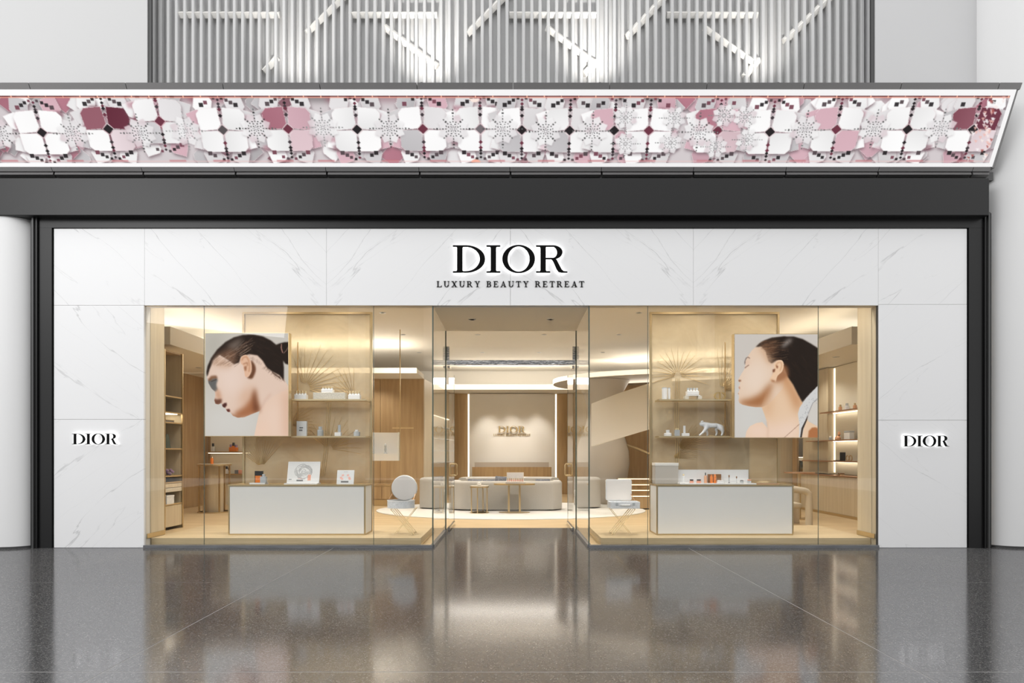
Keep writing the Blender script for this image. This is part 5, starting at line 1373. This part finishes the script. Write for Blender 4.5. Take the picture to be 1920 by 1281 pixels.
# ------------------------------------------------------------------ lounge
bm = bmesh.new(); lathe(bm, [(1.0, 0), (1.0, 0.014), (0.985, 0.02), (0, 0.02)], n=72, sx=3.27, sy=2.2)
tag(obj('round_rug', bm, rug_fab), 'large round ivory rug under the grey sofas', 'rug', loc=(0, 5.9, 0.001))
def rounded_profile(w, h, r=0.07, z0=0.03, n=5):
    pts = [(0, z0), (w, z0)]
    for cx, a0 in ((w-r, 0), (r, 90)):
        for k in range(n+1):
            a = math.radians(a0+90*k/n); pts.append((cx+r*math.cos(a), h-r+r*math.sin(a)))
    return pts
def curve_path(pts, n=8):
    P = np.array(pts, float); out = []
    for i in range(len(P)-1):
        p0 = P[max(i-1, 0)]; p1, p2 = P[i], P[i+1]; p3 = P[min(i+2, len(P)-1)]
        for t in np.linspace(0, 1, n, endpoint=False):
            out.append(tuple(0.5*((2*p1)+(-p0+p2)*t+(2*p0-5*p1+4*p2-p3)*t*t+(-p0+3*p1-3*p2+p3)*t**3)))
    out.append(tuple(P[-1])); return out
def sofa(label, loc, rz, path, h, th, seat, nseat):
    r = thing('curved_sofa', label, 'sofa', loc, rz)
    bm = bmesh.new(); sweep(bm, curve_path(path), rounded_profile(th, h)); obj('backrest', bm, sofa_fab, r, smooth=True)
    x0, x1, y0, y1 = seat
    for i in range(nseat):
        a = x0+(x1-x0)*i/nseat+0.004; b = x0+(x1-x0)*(i+1)/nseat-0.004
        obj('seat_cushion', B(a, b, y0, y1, 0.26, 0.43, 0.04, 3), sofa_fab, r, smooth=True)
    obj('seat_base', B(x0, x1, y0+0.01, y1-0.02, 0.03, 0.255, 0.02), sofa_fab, r)
    for x in (x0+0.12, x1-0.12):
        for y in (y0+0.08, y1-0.1):
            obj('foot', L([(0.02, -0.005+0.02), (0.02, 0.03)], (x, y, 0), n=10), brass, r)
    return r
d = 14.45
sofa('grey curved sofa with its back to the shopfront behind the oval brass table', (-0.05, Y(d), 0.022), 0,
     [(-1.42, 0.75), (-1.40, 0.35), (-1.22, 0.08), (-0.8, 0.0), (0.8, 0.0), (1.12, 0.06), (1.28, 0.3), (1.31, 0.7)], Z(905, 14.3), 0.24, (-1.13, 1.02, 0.27, 0.95), 2)
sofa('long grey sofa facing the shopfront with patterned cushions before the desk', (-0.06, Y(17.6), 0.022), math.pi,
     [(-1.40, 0.75), (-1.36, 0.3), (-1.15, 0.04), (-0.8, 0.0), (0.8, 0.0), (1.15, 0.04), (1.36, 0.3), (1.40, 0.75)], Z(896, 17.3), 0.24, (-1.11, 1.11, 0.26, 0.9), 3)
sofa('grey tub armchair on the rug beside the round vanity case', (-2.28, 6.3, 0.022), -math.pi/2,
     [(-0.40, 0.62), (-0.40, 0.25), (-0.25, 0.03), (0.0, 0.0), (0.25, 0.03), (0.40, 0.25), (0.40, 0.62)], 0.76, 0.16, (-0.22, 0.22, 0.18, 0.64), 1)
sofa('grey tub armchair on the rug beside the square vanity case', (2.26, 6.45, 0.022), math.pi/2,
     [(-0.40, 0.62), (-0.40, 0.25), (-0.25, 0.03), (0.0, 0.0), (0.25, 0.03), (0.40, 0.25), (0.40, 0.62)], 0.76, 0.16, (-0.22, 0.22, 0.18, 0.64), 1)
def cushion(px0_, px1_, ytop, dd, label, rot):
    x0, x1 = X(px0_, dd), X(px1_, dd); w = (x1-x0)/2; h = Z(ytop, dd)-0.445
    bm = bmesh.new(); bmesh.ops.create_cube(bm, size=2.0); bmesh.ops.subdivide_edges(bm, edges=bm.edges, cuts=5, use_grid_fill=True)
    for q in bm.verts:
        u, v_ = q.co.x, q.co.z; bul = (1-u*u)*(1-v_*v_)
        q.co = Vector((u*w*(1-0.06*(1-v_*v_)*0), q.co.y*(0.012+0.07*bul**0.5), v_*h/2*(1-0.05*abs(u)*0)))
    bmesh.ops.transform(bm, matrix=Matrix.Rotation(math.radians(-14), 4, 'X') @ Matrix.Rotation(rot, 4, 'Y'), verts=bm.verts)
    z = Z(ytop, dd)-h/2
    tag(obj('patterned_cushion', bm, cushion_fab, smooth=True), label, 'cushion', group='cushions on the far sofa', loc=((x0+x1)/2, Y(dd), z))
cushion(877, 903, 899, 16.95, 'grey patterned cushion at the end of the far sofa behind the white cup', 0.05)
cushion(905, 928, 899.5, 16.9, 'grey patterned cushion second along the far sofa', -0.05)
cushion(928, 949, 893.5, 16.8, 'dark patterned cushion standing tallest, next to the boxed display', 0.1)
cushion(1004, 1031, 898.5, 16.9, 'dark patterned cushion alone at the far sofa end past the boxed display', 0.0)

def side_table():
    d = 14.02; cx = X(899, d); rr_ = (X(917, d)-X(881, d))/2; h = Z(910.5, d)
    r = thing('side_table', 'small round marble-topped side table with brass legs before the sofa', 'table', (cx, Y(d), 0.021))
    h -= 0.021
    obj('table_top', L([(rr_*0.97, h-0.02), (rr_*0.97, h), (0, h)], n=36), marble_top, r)
    obj('top_rim', L([(rr_, h-0.045), (rr_, h-0.021), (rr_*0.9, h-0.021), (rr_*0.9, h-0.045)], n=36), brass, r)
    for a in (-2.7, -1.75, -0.45, 1.2):
        x, y = rr_*0.9*math.cos(a), rr_*0.9*math.sin(a)
        obj('leg', B(x-0.012, x+0.012, y-0.012, y+0.012, 0.016, h-0.046), brass, r)
    obj('base_ring', L([(rr_, 0), (rr_, 0.015), (rr_*0.86, 0.015), (rr_*0.86, 0)], n=36), brass, r)
    c = thing('white_cup', 'white lidded cup on the round side table', 'cup', (cx-0.01, Y(d), h+0.0215))
    obj('cup_body', L([(0.035, 0), (0.048, 0.01), (0.05, 0.055), (0.046, 0.055), (0.044, 0.01), (0, 0.008)], n=20), white_gloss, c, smooth=True)
    obj('lid', L([(0.051, 0.056), (0.05, 0.063), (0.015, 0.07), (0.012, 0.08), (0, 0.082)], n=20), white_gloss, c, smooth=True)
side_table()
def oval_table():
    d = 14.05; cx = X(964.5, d); a = (X(1003, d)-X(925.5, d))/2; h = Z(906.5, d)-0.021
    r = thing('oval_table', 'oval brass pedestal table on two columns before the sofa', 'table', (cx, Y(d), 0.021))
    def ov(a_, b_): return [(a_*math.cos(t), b_*math.sin(t)) for t in np.linspace(0, 2*math.pi, 40, endpoint=False)]
    obj('table_top', PR([ov(a, 0.24)], h-0.035, h, 'xy'), brass, r)
    for x in (X(954, d)-cx, X(974.5, d)-cx):
        obj('column', B(x-0.022, x+0.022, -0.022, 0.022, 0.013, h-0.036), brass, r)
    obj('base_plate', PR([ov((X(993, d)-X(935, d))/2, 0.18)], 0.0, 0.0125, 'xy'), brass, r)
    zt = h+0.0215
    b = thing('boxed_display', 'open white presentation box of gold-capped vials on the oval table', 'box', (cx+0.02, Y(d)-0.02, zt))
    w = (X(983, d)-X(949, d))/2
    obj('box_base', B(-w*1.08, w*1.08, -0.12, 0.08, 0, 0.05, 0.004), case_lid, b)
    obj('lid', B(-w*0.94, w*0.94, 0.081, 0.10, 0.0, Z(884.5, d)-zt-0.02), white_gloss, b)
    obj('lid_print', B(-w*0.8, w*0.8, 0.076, 0.0805, 0.06, Z(884.5, d)-zt-0.05), porcelain, b)
    for k in range(9):
        x = -w*0.82+w*1.64*k/8
        v = obj('vial', L([(0.013, 0.0505), (0.013, 0.085)], (x, -0.03, 0), n=10), pink_prod, b)
        obj('vial_cap', L([(0.013, 0.0855), (0.011, 0.12), (0, 0.122)], (x, -0.03, 0), n=10), brass, v)
oval_table()

# ------------------------------------------------------------------ stair
r = thing('stair', 'curved stair with white sweeping balustrade and glowing treads', 'stair', (0, 0, 0))
pth = curve_path([(1.95, 5.55), (2.35, 5.32), (2.8, 5.2), (3.25, 5.16), (3.75, 5.2)], 7)
bm = bmesh.new(); rings = []
m = len(pth)
for i, (x, y) in enumerate(pth):
    d = y+CY; px = 958+x*F/d
    zt = Z(np.interp(px, [1085, 1107, 1160, 1218, 1262], [768, 759, 738, 719, 703]), d); zb_ = Z(np.interp(px, [1085, 1107, 1165, 1225, 1262], [847, 838, 821, 803, 784]), d)
    t = Vector(pth[min(i+1, m-1)])-Vector(pth[max(i-1, 0)]); t.normalize(); nr = Vector((-t.y, t.x))*0.06
    rings.append([bm.verts.new((x-nr.x, y-nr.y, zb_)), bm.verts.new((x+nr.x, y+nr.y, zb_)), bm.verts.new((x+nr.x, y+nr.y, zt)), bm.verts.new((x-nr.x, y-nr.y, zt))])
for A, C in zip(rings, rings[1:]):
    for j in range(4): bm.faces.new((A[j], A[(j+1) % 4], C[(j+1) % 4], C[j]))
bm.faces.new(rings[0][::-1]); bm.faces.new(rings[-1])
obj('balustrade', bm, interior_white, r, smooth=True)
cxd, cyd = X(1130, 16.9), Y(16.9)
bm = bmesh.new(); lathe(bm, [(0.55, 0.0), (0.62, 0.35), (0.68, 0.7), (0.74, 1.1), (0.72, 1.45), (0.62, 1.8), (0.50, 2.1), (0.42, 2.4), (0.44, 2.7), (0.52, 3.0), (0.66, 3.25), (0.74, 3.39)], (cxd, cyd, 0), n=48)
obj('stair_drum', bm, drum_paint, r, smooth=True)
# treads climbing away
for i, py in enumerate((930, 919, 908.5, 897.5)):
    d = 15.0+i*0.26; z = Z(py, d)
    tr = obj('tread', B(2.78, 3.9, Y(d), Y(d)+0.27, z-0.03, z), oak_wall, r)
    obj('tread_light', B(2.79, 3.89, Y(d)-0.008, Y(d)-0.001, z-0.022, z-0.002), tread_led, tr)
    obj('riser', B(2.78, 3.9, Y(d)+0.02, Y(d)+0.26, z-0.19 if i else 0.03, z-0.031), oak_wall, tr)
hp = [(X(1170, 16.8), Y(16.8), Z(833, 16.8)), (X(1196, 16.4), Y(16.4), Z(842, 16.4)), (X(1226, 16.0), Y(16.0), Z(855, 16.0))]
tag(obj('handrail', T(hp, 0.035, n=10), brass, smooth=True), 'brown handrail running down the oak wall behind the stair', 'handrail')

# ------------------------------------------------------------------ west side of the shop, seen past the downcast portrait
r = thing('shelf_tower', 'tall narrow oak shelf tower with brass posts behind the first pane', 'shelf', (-6.2, 1.85, 0))
zt = Z(655, 10.9); dp = 0.62
obj('back_board', B(-0.40, -0.37, 0, dp, 0.0, zt), oak_pale, r)
obj('end_board', B(-0.369, -0.02, 0, 0.025, 0.0, zt), interior_white, r)
obj('end_board', B(-0.369, -0.02, dp-0.025, dp, 0.0, zt), oak_pale, r)
obj('top_board', B(-0.369, -0.02, 0.026, dp-0.026, zt-0.03, zt), oak_wall, r)
for y in (0.0, dp-0.03):
    obj('post', B(-0.0195, 0.01, y, y+0.03, 0.0, zt), brass, r)
levels = [Z(p, 11.1) for p in (744, 774, 793, 842, 893, 905, 946)]
for z in levels:
    s_ = obj('shelf_board', B(-0.369, -0.002, 0.032, dp-0.032, z-0.012, z+0.012), brass_pale, r)
obj('shelf_light', B(-0.3, -0.05, 0.1, dp-0.1, levels[1]-0.022, levels[1]-0.0125), shelf_led, r)
obj('drawer_front', B(-0.019, -0.004, 0.035, dp-0.035, levels[5]-0.09, levels[5]-0.02), oak_pale, r)
obj('mesh_drawer', B(-0.019, -0.004, 0.035, dp-0.035, levels[5]-0.17, levels[5]-0.10), speckle, r)
obj('cupboard_door', B(-0.019, -0.004, 0.035, dp-0.035, 0.06, levels[6]-0.02), oak_pale, r)
zz = levels[3]+0.012
t = thing('green_bag', 'dark green triangular bag on a tower shelf', 'bag', (-6.34, 2.08, zz))
obj('bag_body', PR([[(-0.10, 0), (0.13, 0), (0.05, 0.26), (-0.02, 0.26)]], -0.06, 0.06, 'yz'), green_bag, t)
obj('strap', T([(0, -0.02, 0.26), (0, 0.0, 0.30), (0, 0.05, 0.26)], 0.006, n=6), green_bag, t)
t = thing('tray_box', 'flat dark tray with glasses on the shelf above the green bag', 'tray', (-6.36, 2.12, levels[2]+0.012))
obj('tray_body', B(-0.1, 0.1, -0.16, 0.16, 0, 0.03, 0.004), trim_grey, t); obj('tray_rim', B(-0.105, 0.105, -0.165, 0.165, 0.0305, 0.04), brass, t)
t = thing('lilac_ornament', 'lilac flower ornament on a tower shelf below the green bag', 'ornament', (-6.30, 2.2, levels[4]+0.012))
rn = random.Random(4)
for k in range(7):
    a = k*0.9; obj('bloom', L([(0, 0), (0.03, 0.02), (0.028, 0.045), (0, 0.06)], (0.05*math.cos(a)*(k > 0), 0.06*math.sin(a)*(k > 0), 0.03*(k % 3)), n=8), lilac, t, smooth=True)
t = thing('blue_box', 'pale blue patterned box on the lowest tower shelf', 'box', (-6.28, 2.02, levels[6]+0.012))
obj('box_body', B(-0.1, 0.1, -0.12, 0.12, 0, 0.13, 0.004), toile, t); obj('box_lid', B(-0.103, 0.103, -0.123, 0.123, 0.1305, 0.16, 0.004), porcelain, t)

# lit wall shelves on the rear wall
D_ = 16.2
x0, x1 = -8.1, -6.9
r = thing('wall_shelf_unit', 'lit cream wall shelves with small bottles below the downcast portrait', 'shelf', (x0, YBL, 0))
zl = [Z(847, D_), Z(888.5, D_)]
obj('back_panel', B(0, x1-x0, -0.03, -0.004, 0.0, 2.6), niche_cream, r)
for z in zl: obj('shelf_board', B(0, x1-x0, -0.30, -0.031, z-0.03, z), brass, r)
for z in (zl[0]-0.035, 2.55): obj('shelf_light', B(0.05, x1-x0-0.05, -0.26, -0.24, z-0.01, z), shelf_led, r)
def wee(px, z, h, w, label, m, cap, d=16.2):
    r = thing('small_bottle', label, 'bottle', (X(px, d), Y(d), z), group='bottles on the rear wall shelves')
    obj('flacon', B(-w, w, -w, w, 0, h*0.62, w*0.25), m, r); obj('cap', L([(w*0.8, h*0.621), (w*0.8, h), (0, h)], n=10), cap, r)
wee(399.5, zl[0], 0.22, 0.035, 'black capped clear bottle alone at the start of the upper rear shelf', white_matt, black_plastic)
for i, px in enumerate((433, 438, 443)):
    wee(px, zl[0]+(0.0), (0.19, 0.24, 0.18)[i], 0.04, ('orange bottle with violet cap beside the tall orange bottle', 'tallest orange bottle with black cap on the upper rear shelf', 'orange bottle with lilac cap nearest the brass stile on the upper shelf')[i], amber, (lilac, black_plastic, lilac)[i])
for i, px in enumerate((398, 403, 415.5, 425, 429.5)):
    wee(px, zl[1], (0.24, 0.2, 0.15, 0.2, 0.16)[i], 0.035, ('peach bottle with black cap first on the lower rear shelf', 'peach bottle with black cap second on the lower rear shelf', 'pink bottle with grey cap midway along the lower rear shelf',
        'pale bottle with black cap fourth on the lower rear shelf', 'pale bottle with black cap fifth on the lower rear shelf')[i], (amber_pale, amber_pale, pink_prod, white_matt, white_matt)[i], (black_plastic, black_plastic, ink, black_plastic, black_plastic)[i])
t = thing('compact_box', 'grey and coral compact box at the end of the lower rear shelf', 'box', (X(447, 16.2), Y(16.2), zl[1]))
obj('box_body', B(-0.08, 0.02, -0.05, 0.05, 0, 0.1, 0.004), ink, t); obj('box_side', B(0.021, 0.09, -0.05, 0.05, 0, 0.1, 0.004), pink_prod, t)
# round brass display table
d = 14.4; cx = X(402, d)
r = thing('round_display_table', 'round table with brass legs near the rear wall shelves', 'table', (cx, Y(d), 0))
h = Z(870, d)
obj('table_top', L([(0.36, h-0.03), (0.36, h), (0, h)], n=36), marble_top, r)
obj('top_rim', L([(0.372, h-0.04), (0.372, h-0.005), (0.361, h-0.005), (0.361, h-0.04)], n=36), brass, r)
for k in range(6):
    a = k*math.pi/3+0.25
    obj('leg', B(0.33*math.cos(a)-0.016, 0.33*math.cos(a)+0.016, 0.33*math.sin(a)-0.016, 0.33*math.sin(a)+0.016, 0.021, h-0.041), brass, r)
obj('base_ring', L([(0.36, 0), (0.36, 0.02), (0.30, 0.02), (0.30, 0)], n=36), brass, r)
obj('core_panel', L([(0.2, 0.0), (0.2, h-0.031)], n=24), oak_pale, r, smooth=True)
t = thing('amber_flask', 'tall amber flask on the round brass table', 'bottle', (X(397.5, d), Y(d), h))
obj('flacon', L([(0.035, 0), (0.035, 0.12), (0.012, 0.15)], n=16), amber, t, smooth=True); obj('cap', L([(0.014, 0.1505), (0.014, 0.19), (0, 0.19)], n=12), brass, t)

# hanging mirror panel and drawers by the back wall, seen past the gilded sheet
d = 14.0
r = thing('hanging_display', 'white lit display box hung on brass rods behind the gilded sheet', 'cabinet', (X(724, d), Y(d), Z(864, d)))
w = (X(748, d)-X(698, d))/2; h = Z(811, d)-Z(864, d)
obj('back_panel', B(-w, w, 0.10, 0.12, 0, h), white_gloss, r)
obj('bottom_shelf', B(-w, w, -0.12, 0.099, 0, 0.16), white_gloss, r)
for x in (-w+0.0, w-0.016): obj('side_panel', B(x, x+0.016, -0.12, 0.099, 0.161, h), white_gloss, r)
obj('rod', B(w+0.002, w+0.022, 0.0, 0.02, 0.0, HC-Z(864, d)-0.0), brass, r)
obj('cross_rod', B(w-0.17, w+0.32, 0.021, 0.035, h+0.09, h+0.115), brass_pale, r)
t = thing('crystal_figure', 'clear crystal figure inside the hanging white display box', 'figurine', (X(723, d), Y(d)-0.02, Z(864, d)+0.161))
obj('pedestal', L([(0.05, 0), (0.03, 0.02), (0.02, 0.04)], n=14), grey_bottle, t, smooth=True); obj('figure', L([(0.018, 0.0405), (0.03, 0.09), (0.02, 0.15), (0.03, 0.18), (0.0, 0.24)], n=14), grey_bottle, t, smooth=True)
d = 16.02
r = thing('drawer_cabinet', 'oak drawer cabinet with brass lines against the rear wall beyond the round vanity case', 'cabinet', (X(716, d), Y(d), 0))
w = (X(732, d)-X(700, d))/2; z0, z1 = Z(936, d), Z(908, d)
obj('carcass', B(-w, w, 0, 0.34, 0.02, z1), oak_wall, r)
for i in range(2):
    a = -w+i*w+0.012; b = a+w-0.024
    dr = obj('drawer', B(a, b, -0.02, -0.001, z0, z1-0.03), oak_wall, r); obj('pull', B(a, b, -0.028, -0.0205, z1-0.05, z1-0.035), brass, dr)
obj('plinth', B(-w, w, -0.015, -0.0005, 0.0, z0-0.02), brass, r)

# ------------------------------------------------------------------ east side of the shop, seen past the raised portrait
r = thing('wall_display', 'lit oak wall display with rose gold shelves beyond the last pane', 'shelf', (XRW, 0, 0))
y0, y1 = 3.6, 5.08
obj('back_panel', B(-0.02, -0.004, y0, y1, 0.92, 3.38), niche_cream, r)
obj('pilaster', B(-0.16, -0.004, y1+0.003, 6.3, 0.92, 3.38), oak_pale, r)
obj('edge_light', B(-0.035, -0.021, y1-0.05, y1-0.005, 0.95, 3.36), edge_led, r)
zs = [Z(772.5, 13.8), Z(825.5, 13.8), Z(864, 13.8), Z(890.5, 13.8)]
for i, z in enumerate(zs):
    e1 = (y1+0.03, y1+0.7, y1+0.9, y1+1.2)[i]
    obj('shelf_board', B(-0.34, -0.161 if i else -0.021, y0, e1, z-0.024, z), rose_gold, r)
    if i: obj('shelf_board', B(-0.1605, -0.021, y0, y1-0.06, z-0.024, z), rose_gold, r)
for z in zs[:3]:
    obj('shelf_light', B(-0.10, -0.05, y0+0.05, y1-0.1, z-0.034, z-0.0245), shelf_led, r)
obj('cabinet_base', B(-0.30, -0.004, y0, 6.3, 0.06, zs[3]-0.025), oak_pale, r)
obj('plinth', B(-0.305, -0.006, y0, 6.3, 0.0, 0.058), brass, r)
def on_wall(px, z, h, w, label, m, cap, name='amber_bottle', cat='bottle'):
    d = 7.33*F/(px-958)
    r = thing(name, label, cat, (7.33, Y(d), z))
    obj('flacon', B(-w*0.7, w*0.7, -w, w, 0, h*0.66, w*0.2), m, r); obj('cap', L([(w*0.6, h*0.661), (w*0.6, h), (0, h)], n=10), cap, r)
on_wall(1575.5, zs[0], 0.14, 0.035, 'amber bottle first on the top rose gold shelf', amber_pale, brass)
on_wall(1588, zs[0], 0.15, 0.045, 'clear square bottle midway on the top rose gold shelf', white_matt, grey_bottle)
on_wall(1603, zs[0], 0.13, 0.035, 'amber bottle last on the top rose gold shelf', amber_pale, brass)
on_wall(1557.5, zs[1], 0.10, 0.04, 'small clear bottle at the inner end of the second shelf', grey_bottle, white_matt)
t = thing('amber_figure', 'amber glass animal figure on the second rose gold shelf', 'figurine', (7.33, Y(7.33*F/(1571-958)), zs[1]))
obj('body', L([(0.05, 0), (0.055, 0.05), (0.03, 0.09), (0, 0.10)], n=14, sy=1.6), amber_pale, t, smooth=True); obj('head', L([(0, 0.08), (0.035, 0.12), (0.02, 0.18), (0, 0.19)], (0, -0.05, 0), n=12), amber_pale, t, smooth=True)
dd = 7.33*F/(1592-958)
t = thing('clear_gift_box', 'clear square gift box on the second rose gold shelf', 'box', (7.33, Y(dd), zs[1]))
obj('box_body', B(-0.05, 0.05, -0.11, 0.11, 0, 0.15, 0.004), white_matt, t); obj('box_lid', B(-0.053, 0.053, -0.113, 0.113, 0.1505, 0.19, 0.004), grey_bottle, t)
dd = 7.33*F/(1575-958)
t = thing('open_compact', 'open black mirror compact on the third rose gold shelf', 'compact', (7.33, Y(dd), zs[2]))
obj('tray', B(-0.06, 0.06, -0.10, 0.16, 0, 0.014), black_plastic, t); obj('mirror_lid', B(-0.06, 0.06, -0.115, -0.101, 0, 0.19), black_plastic, t)
dd = 7.33*F/(1592-958)
t = thing('gold_bangle', 'gold ring-shaped ornament on the third rose gold shelf', 'ornament', (7.33, Y(dd), zs[2]))
obj('ring', T([(0, 0.0+0.055*math.sin(a)-0.06, 0.062+0.06*math.cos(a)) for a in np.linspace(0, 2*math.pi, 20, endpoint=False)], 0.012, n=8, closed=True), brass, t, smooth=True)
obj('ring', T([(0, 0.055*math.sin(a)+0.06, 0.062+0.06*math.cos(a)) for a in np.linspace(0, 2*math.pi, 20, endpoint=False)], 0.012, n=8, closed=True), brass, t, smooth=True)
dd = 7.33*F/(1577-958)
t = thing('brown_compact', 'small brown compact on the lowest rose gold shelf', 'compact', (7.33, Y(dd), zs[3]))
obj('base', B(-0.05, 0.05, -0.06, 0.06, 0, 0.02, 0.003), brass_pale, t); obj('lid', B(-0.05, 0.05, -0.055, 0.045, 0.0205, 0.05, 0.004), brown_box, t)
# bookcase niche facing the street
d = 15.85
r = thing('bookcase_niche', 'narrow lit bookcase with a framed landscape behind the beige armchair', 'shelf', (X(1504, d), Y(d), 0))
w = (X(1518, d)-X(1490, d))/2
obj('back_panel', B(-w, w, 0.0, 0.02, 0.0, 3.0), niche_cream, r)
for q in (-1, 1): obj('side_board', B(q*w, q*(w+0.05), -0.22, 0.02, 0.0, 3.0), oak_wall, r)
bz = [Z(855, d), Z(886, d)]
for z in bz: obj('shelf_board', B(-w, w, -0.2, -0.001, z-0.03, z), rose_gold, r)
obj('shelf_light', B(-w+0.02, w-0.02, -0.12, -0.09, bz[0]-0.041, bz[0]-0.031), shelf_led, r)
def landscape():
    cv = Canvas(60, 60, 0, 0, 1, (206, 198, 170))
    cv.fill([(-5, -5), (65, -5), (65, 26), (-5, 30)], (160, 164, 152), 4); cv.fill([(6, 34), (20, 14), (40, 22), (46, 38)], (112, 100, 78), 4, 0.9); cv.fill([(-5, 42), (65, 36), (65, 65), (-5, 65)], (196, 160, 104), 4, 0.9)
    cv.fill([(30, 40), (44, 34), (56, 44), (50, 52), (34, 52)], (226, 214, 190), 2, 0.8); return cv
t = thing('landscape_picture', 'small framed landscape picture on the narrow bookcase', 'picture', (X(1505.5, d), Y(d)-0.12, bz[1]))
pw = (X(1516, d)-X(1495, d))/2; ph = Z(864, d)-bz[1]
obj('frame', PR([rect(-pw, pw, 0, ph), rect(-pw+0.02, pw-0.02, 0.02, ph-0.02)], 0.0, 0.03), brass_pale, t)
obj('mount', B(-pw+0.021, pw-0.021, 0.015, 0.028, 0.021, ph-0.021), white_matt, t)
print_mesh('print', landscape(), (-pw+0.022, 0.013, ph-0.022), (pw-0.022, 0.013, ph-0.022), (-pw+0.022, 0.013, 0.022), paper_m, t)
t = thing('grey_photo_block', 'grey picture block with white pots on the upper bookcase shelf', 'picture', (X(1510, d), Y(d)-0.1, bz[0]))
obj('block', B(-0.10, 0.10, 0.0, 0.03, 0, 0.24), ink, t)
for x in (-0.06, 0.0, 0.06): obj('pot', L([(0.025, 0), (0.025, 0.07), (0.012, 0.09), (0, 0.09)], (x, -0.04, 0), n=10), porcelain, t, smooth=True)
# high table
d = 12.9
r = thing('high_table', 'thin round rose gold high table beside the counter end', 'table', (X(1499, d), Y(d), 0)); h = Z(885.5, d)
obj('table_top', L([(0.31, h-0.02), (0.31, h), (0, h)], n=36), rose_gold, r)
obj('pedestal', L([(0.03, 0.016), (0.03, h-0.021)], n=14), brass, r, smooth=True); obj('foot_plate', L([(0.2, 0), (0.2, 0.015), (0, 0.015)], n=28), brass, r)
# armchair
d = 11.6
r = thing('beige_armchair', 'beige upholstered chair with arched arms behind the counter end', 'chair', (5.32, Y(d)+0.28, 0))
for yy in (-0.26, 0.26):
    pts = [(0.385, yy, 0.0), (0.385, yy, 0.56), (0.375, yy, 0.62), (0.34, yy, 0.66), (0.28, yy, 0.68), (0.0, yy, 0.725), (-0.25, yy, 0.74), (-0.34, yy, 0.72), (-0.38, yy, 0.66), (-0.385, yy, 0.6), (-0.385, yy, 0.0)]
    obj('arm_frame', T(pts, 0.066, n=14), chair_fab, r, smooth=True)
obj('seat', B(-0.315, 0.30, -0.19, 0.19, 0.33, 0.44, 0.04, 3), chair_fab, r, smooth=True)
obj('backrest', B(-0.44, -0.32, -0.19, 0.19, 0.42, 0.86, 0.05, 3), chair_fab, r, smooth=True)
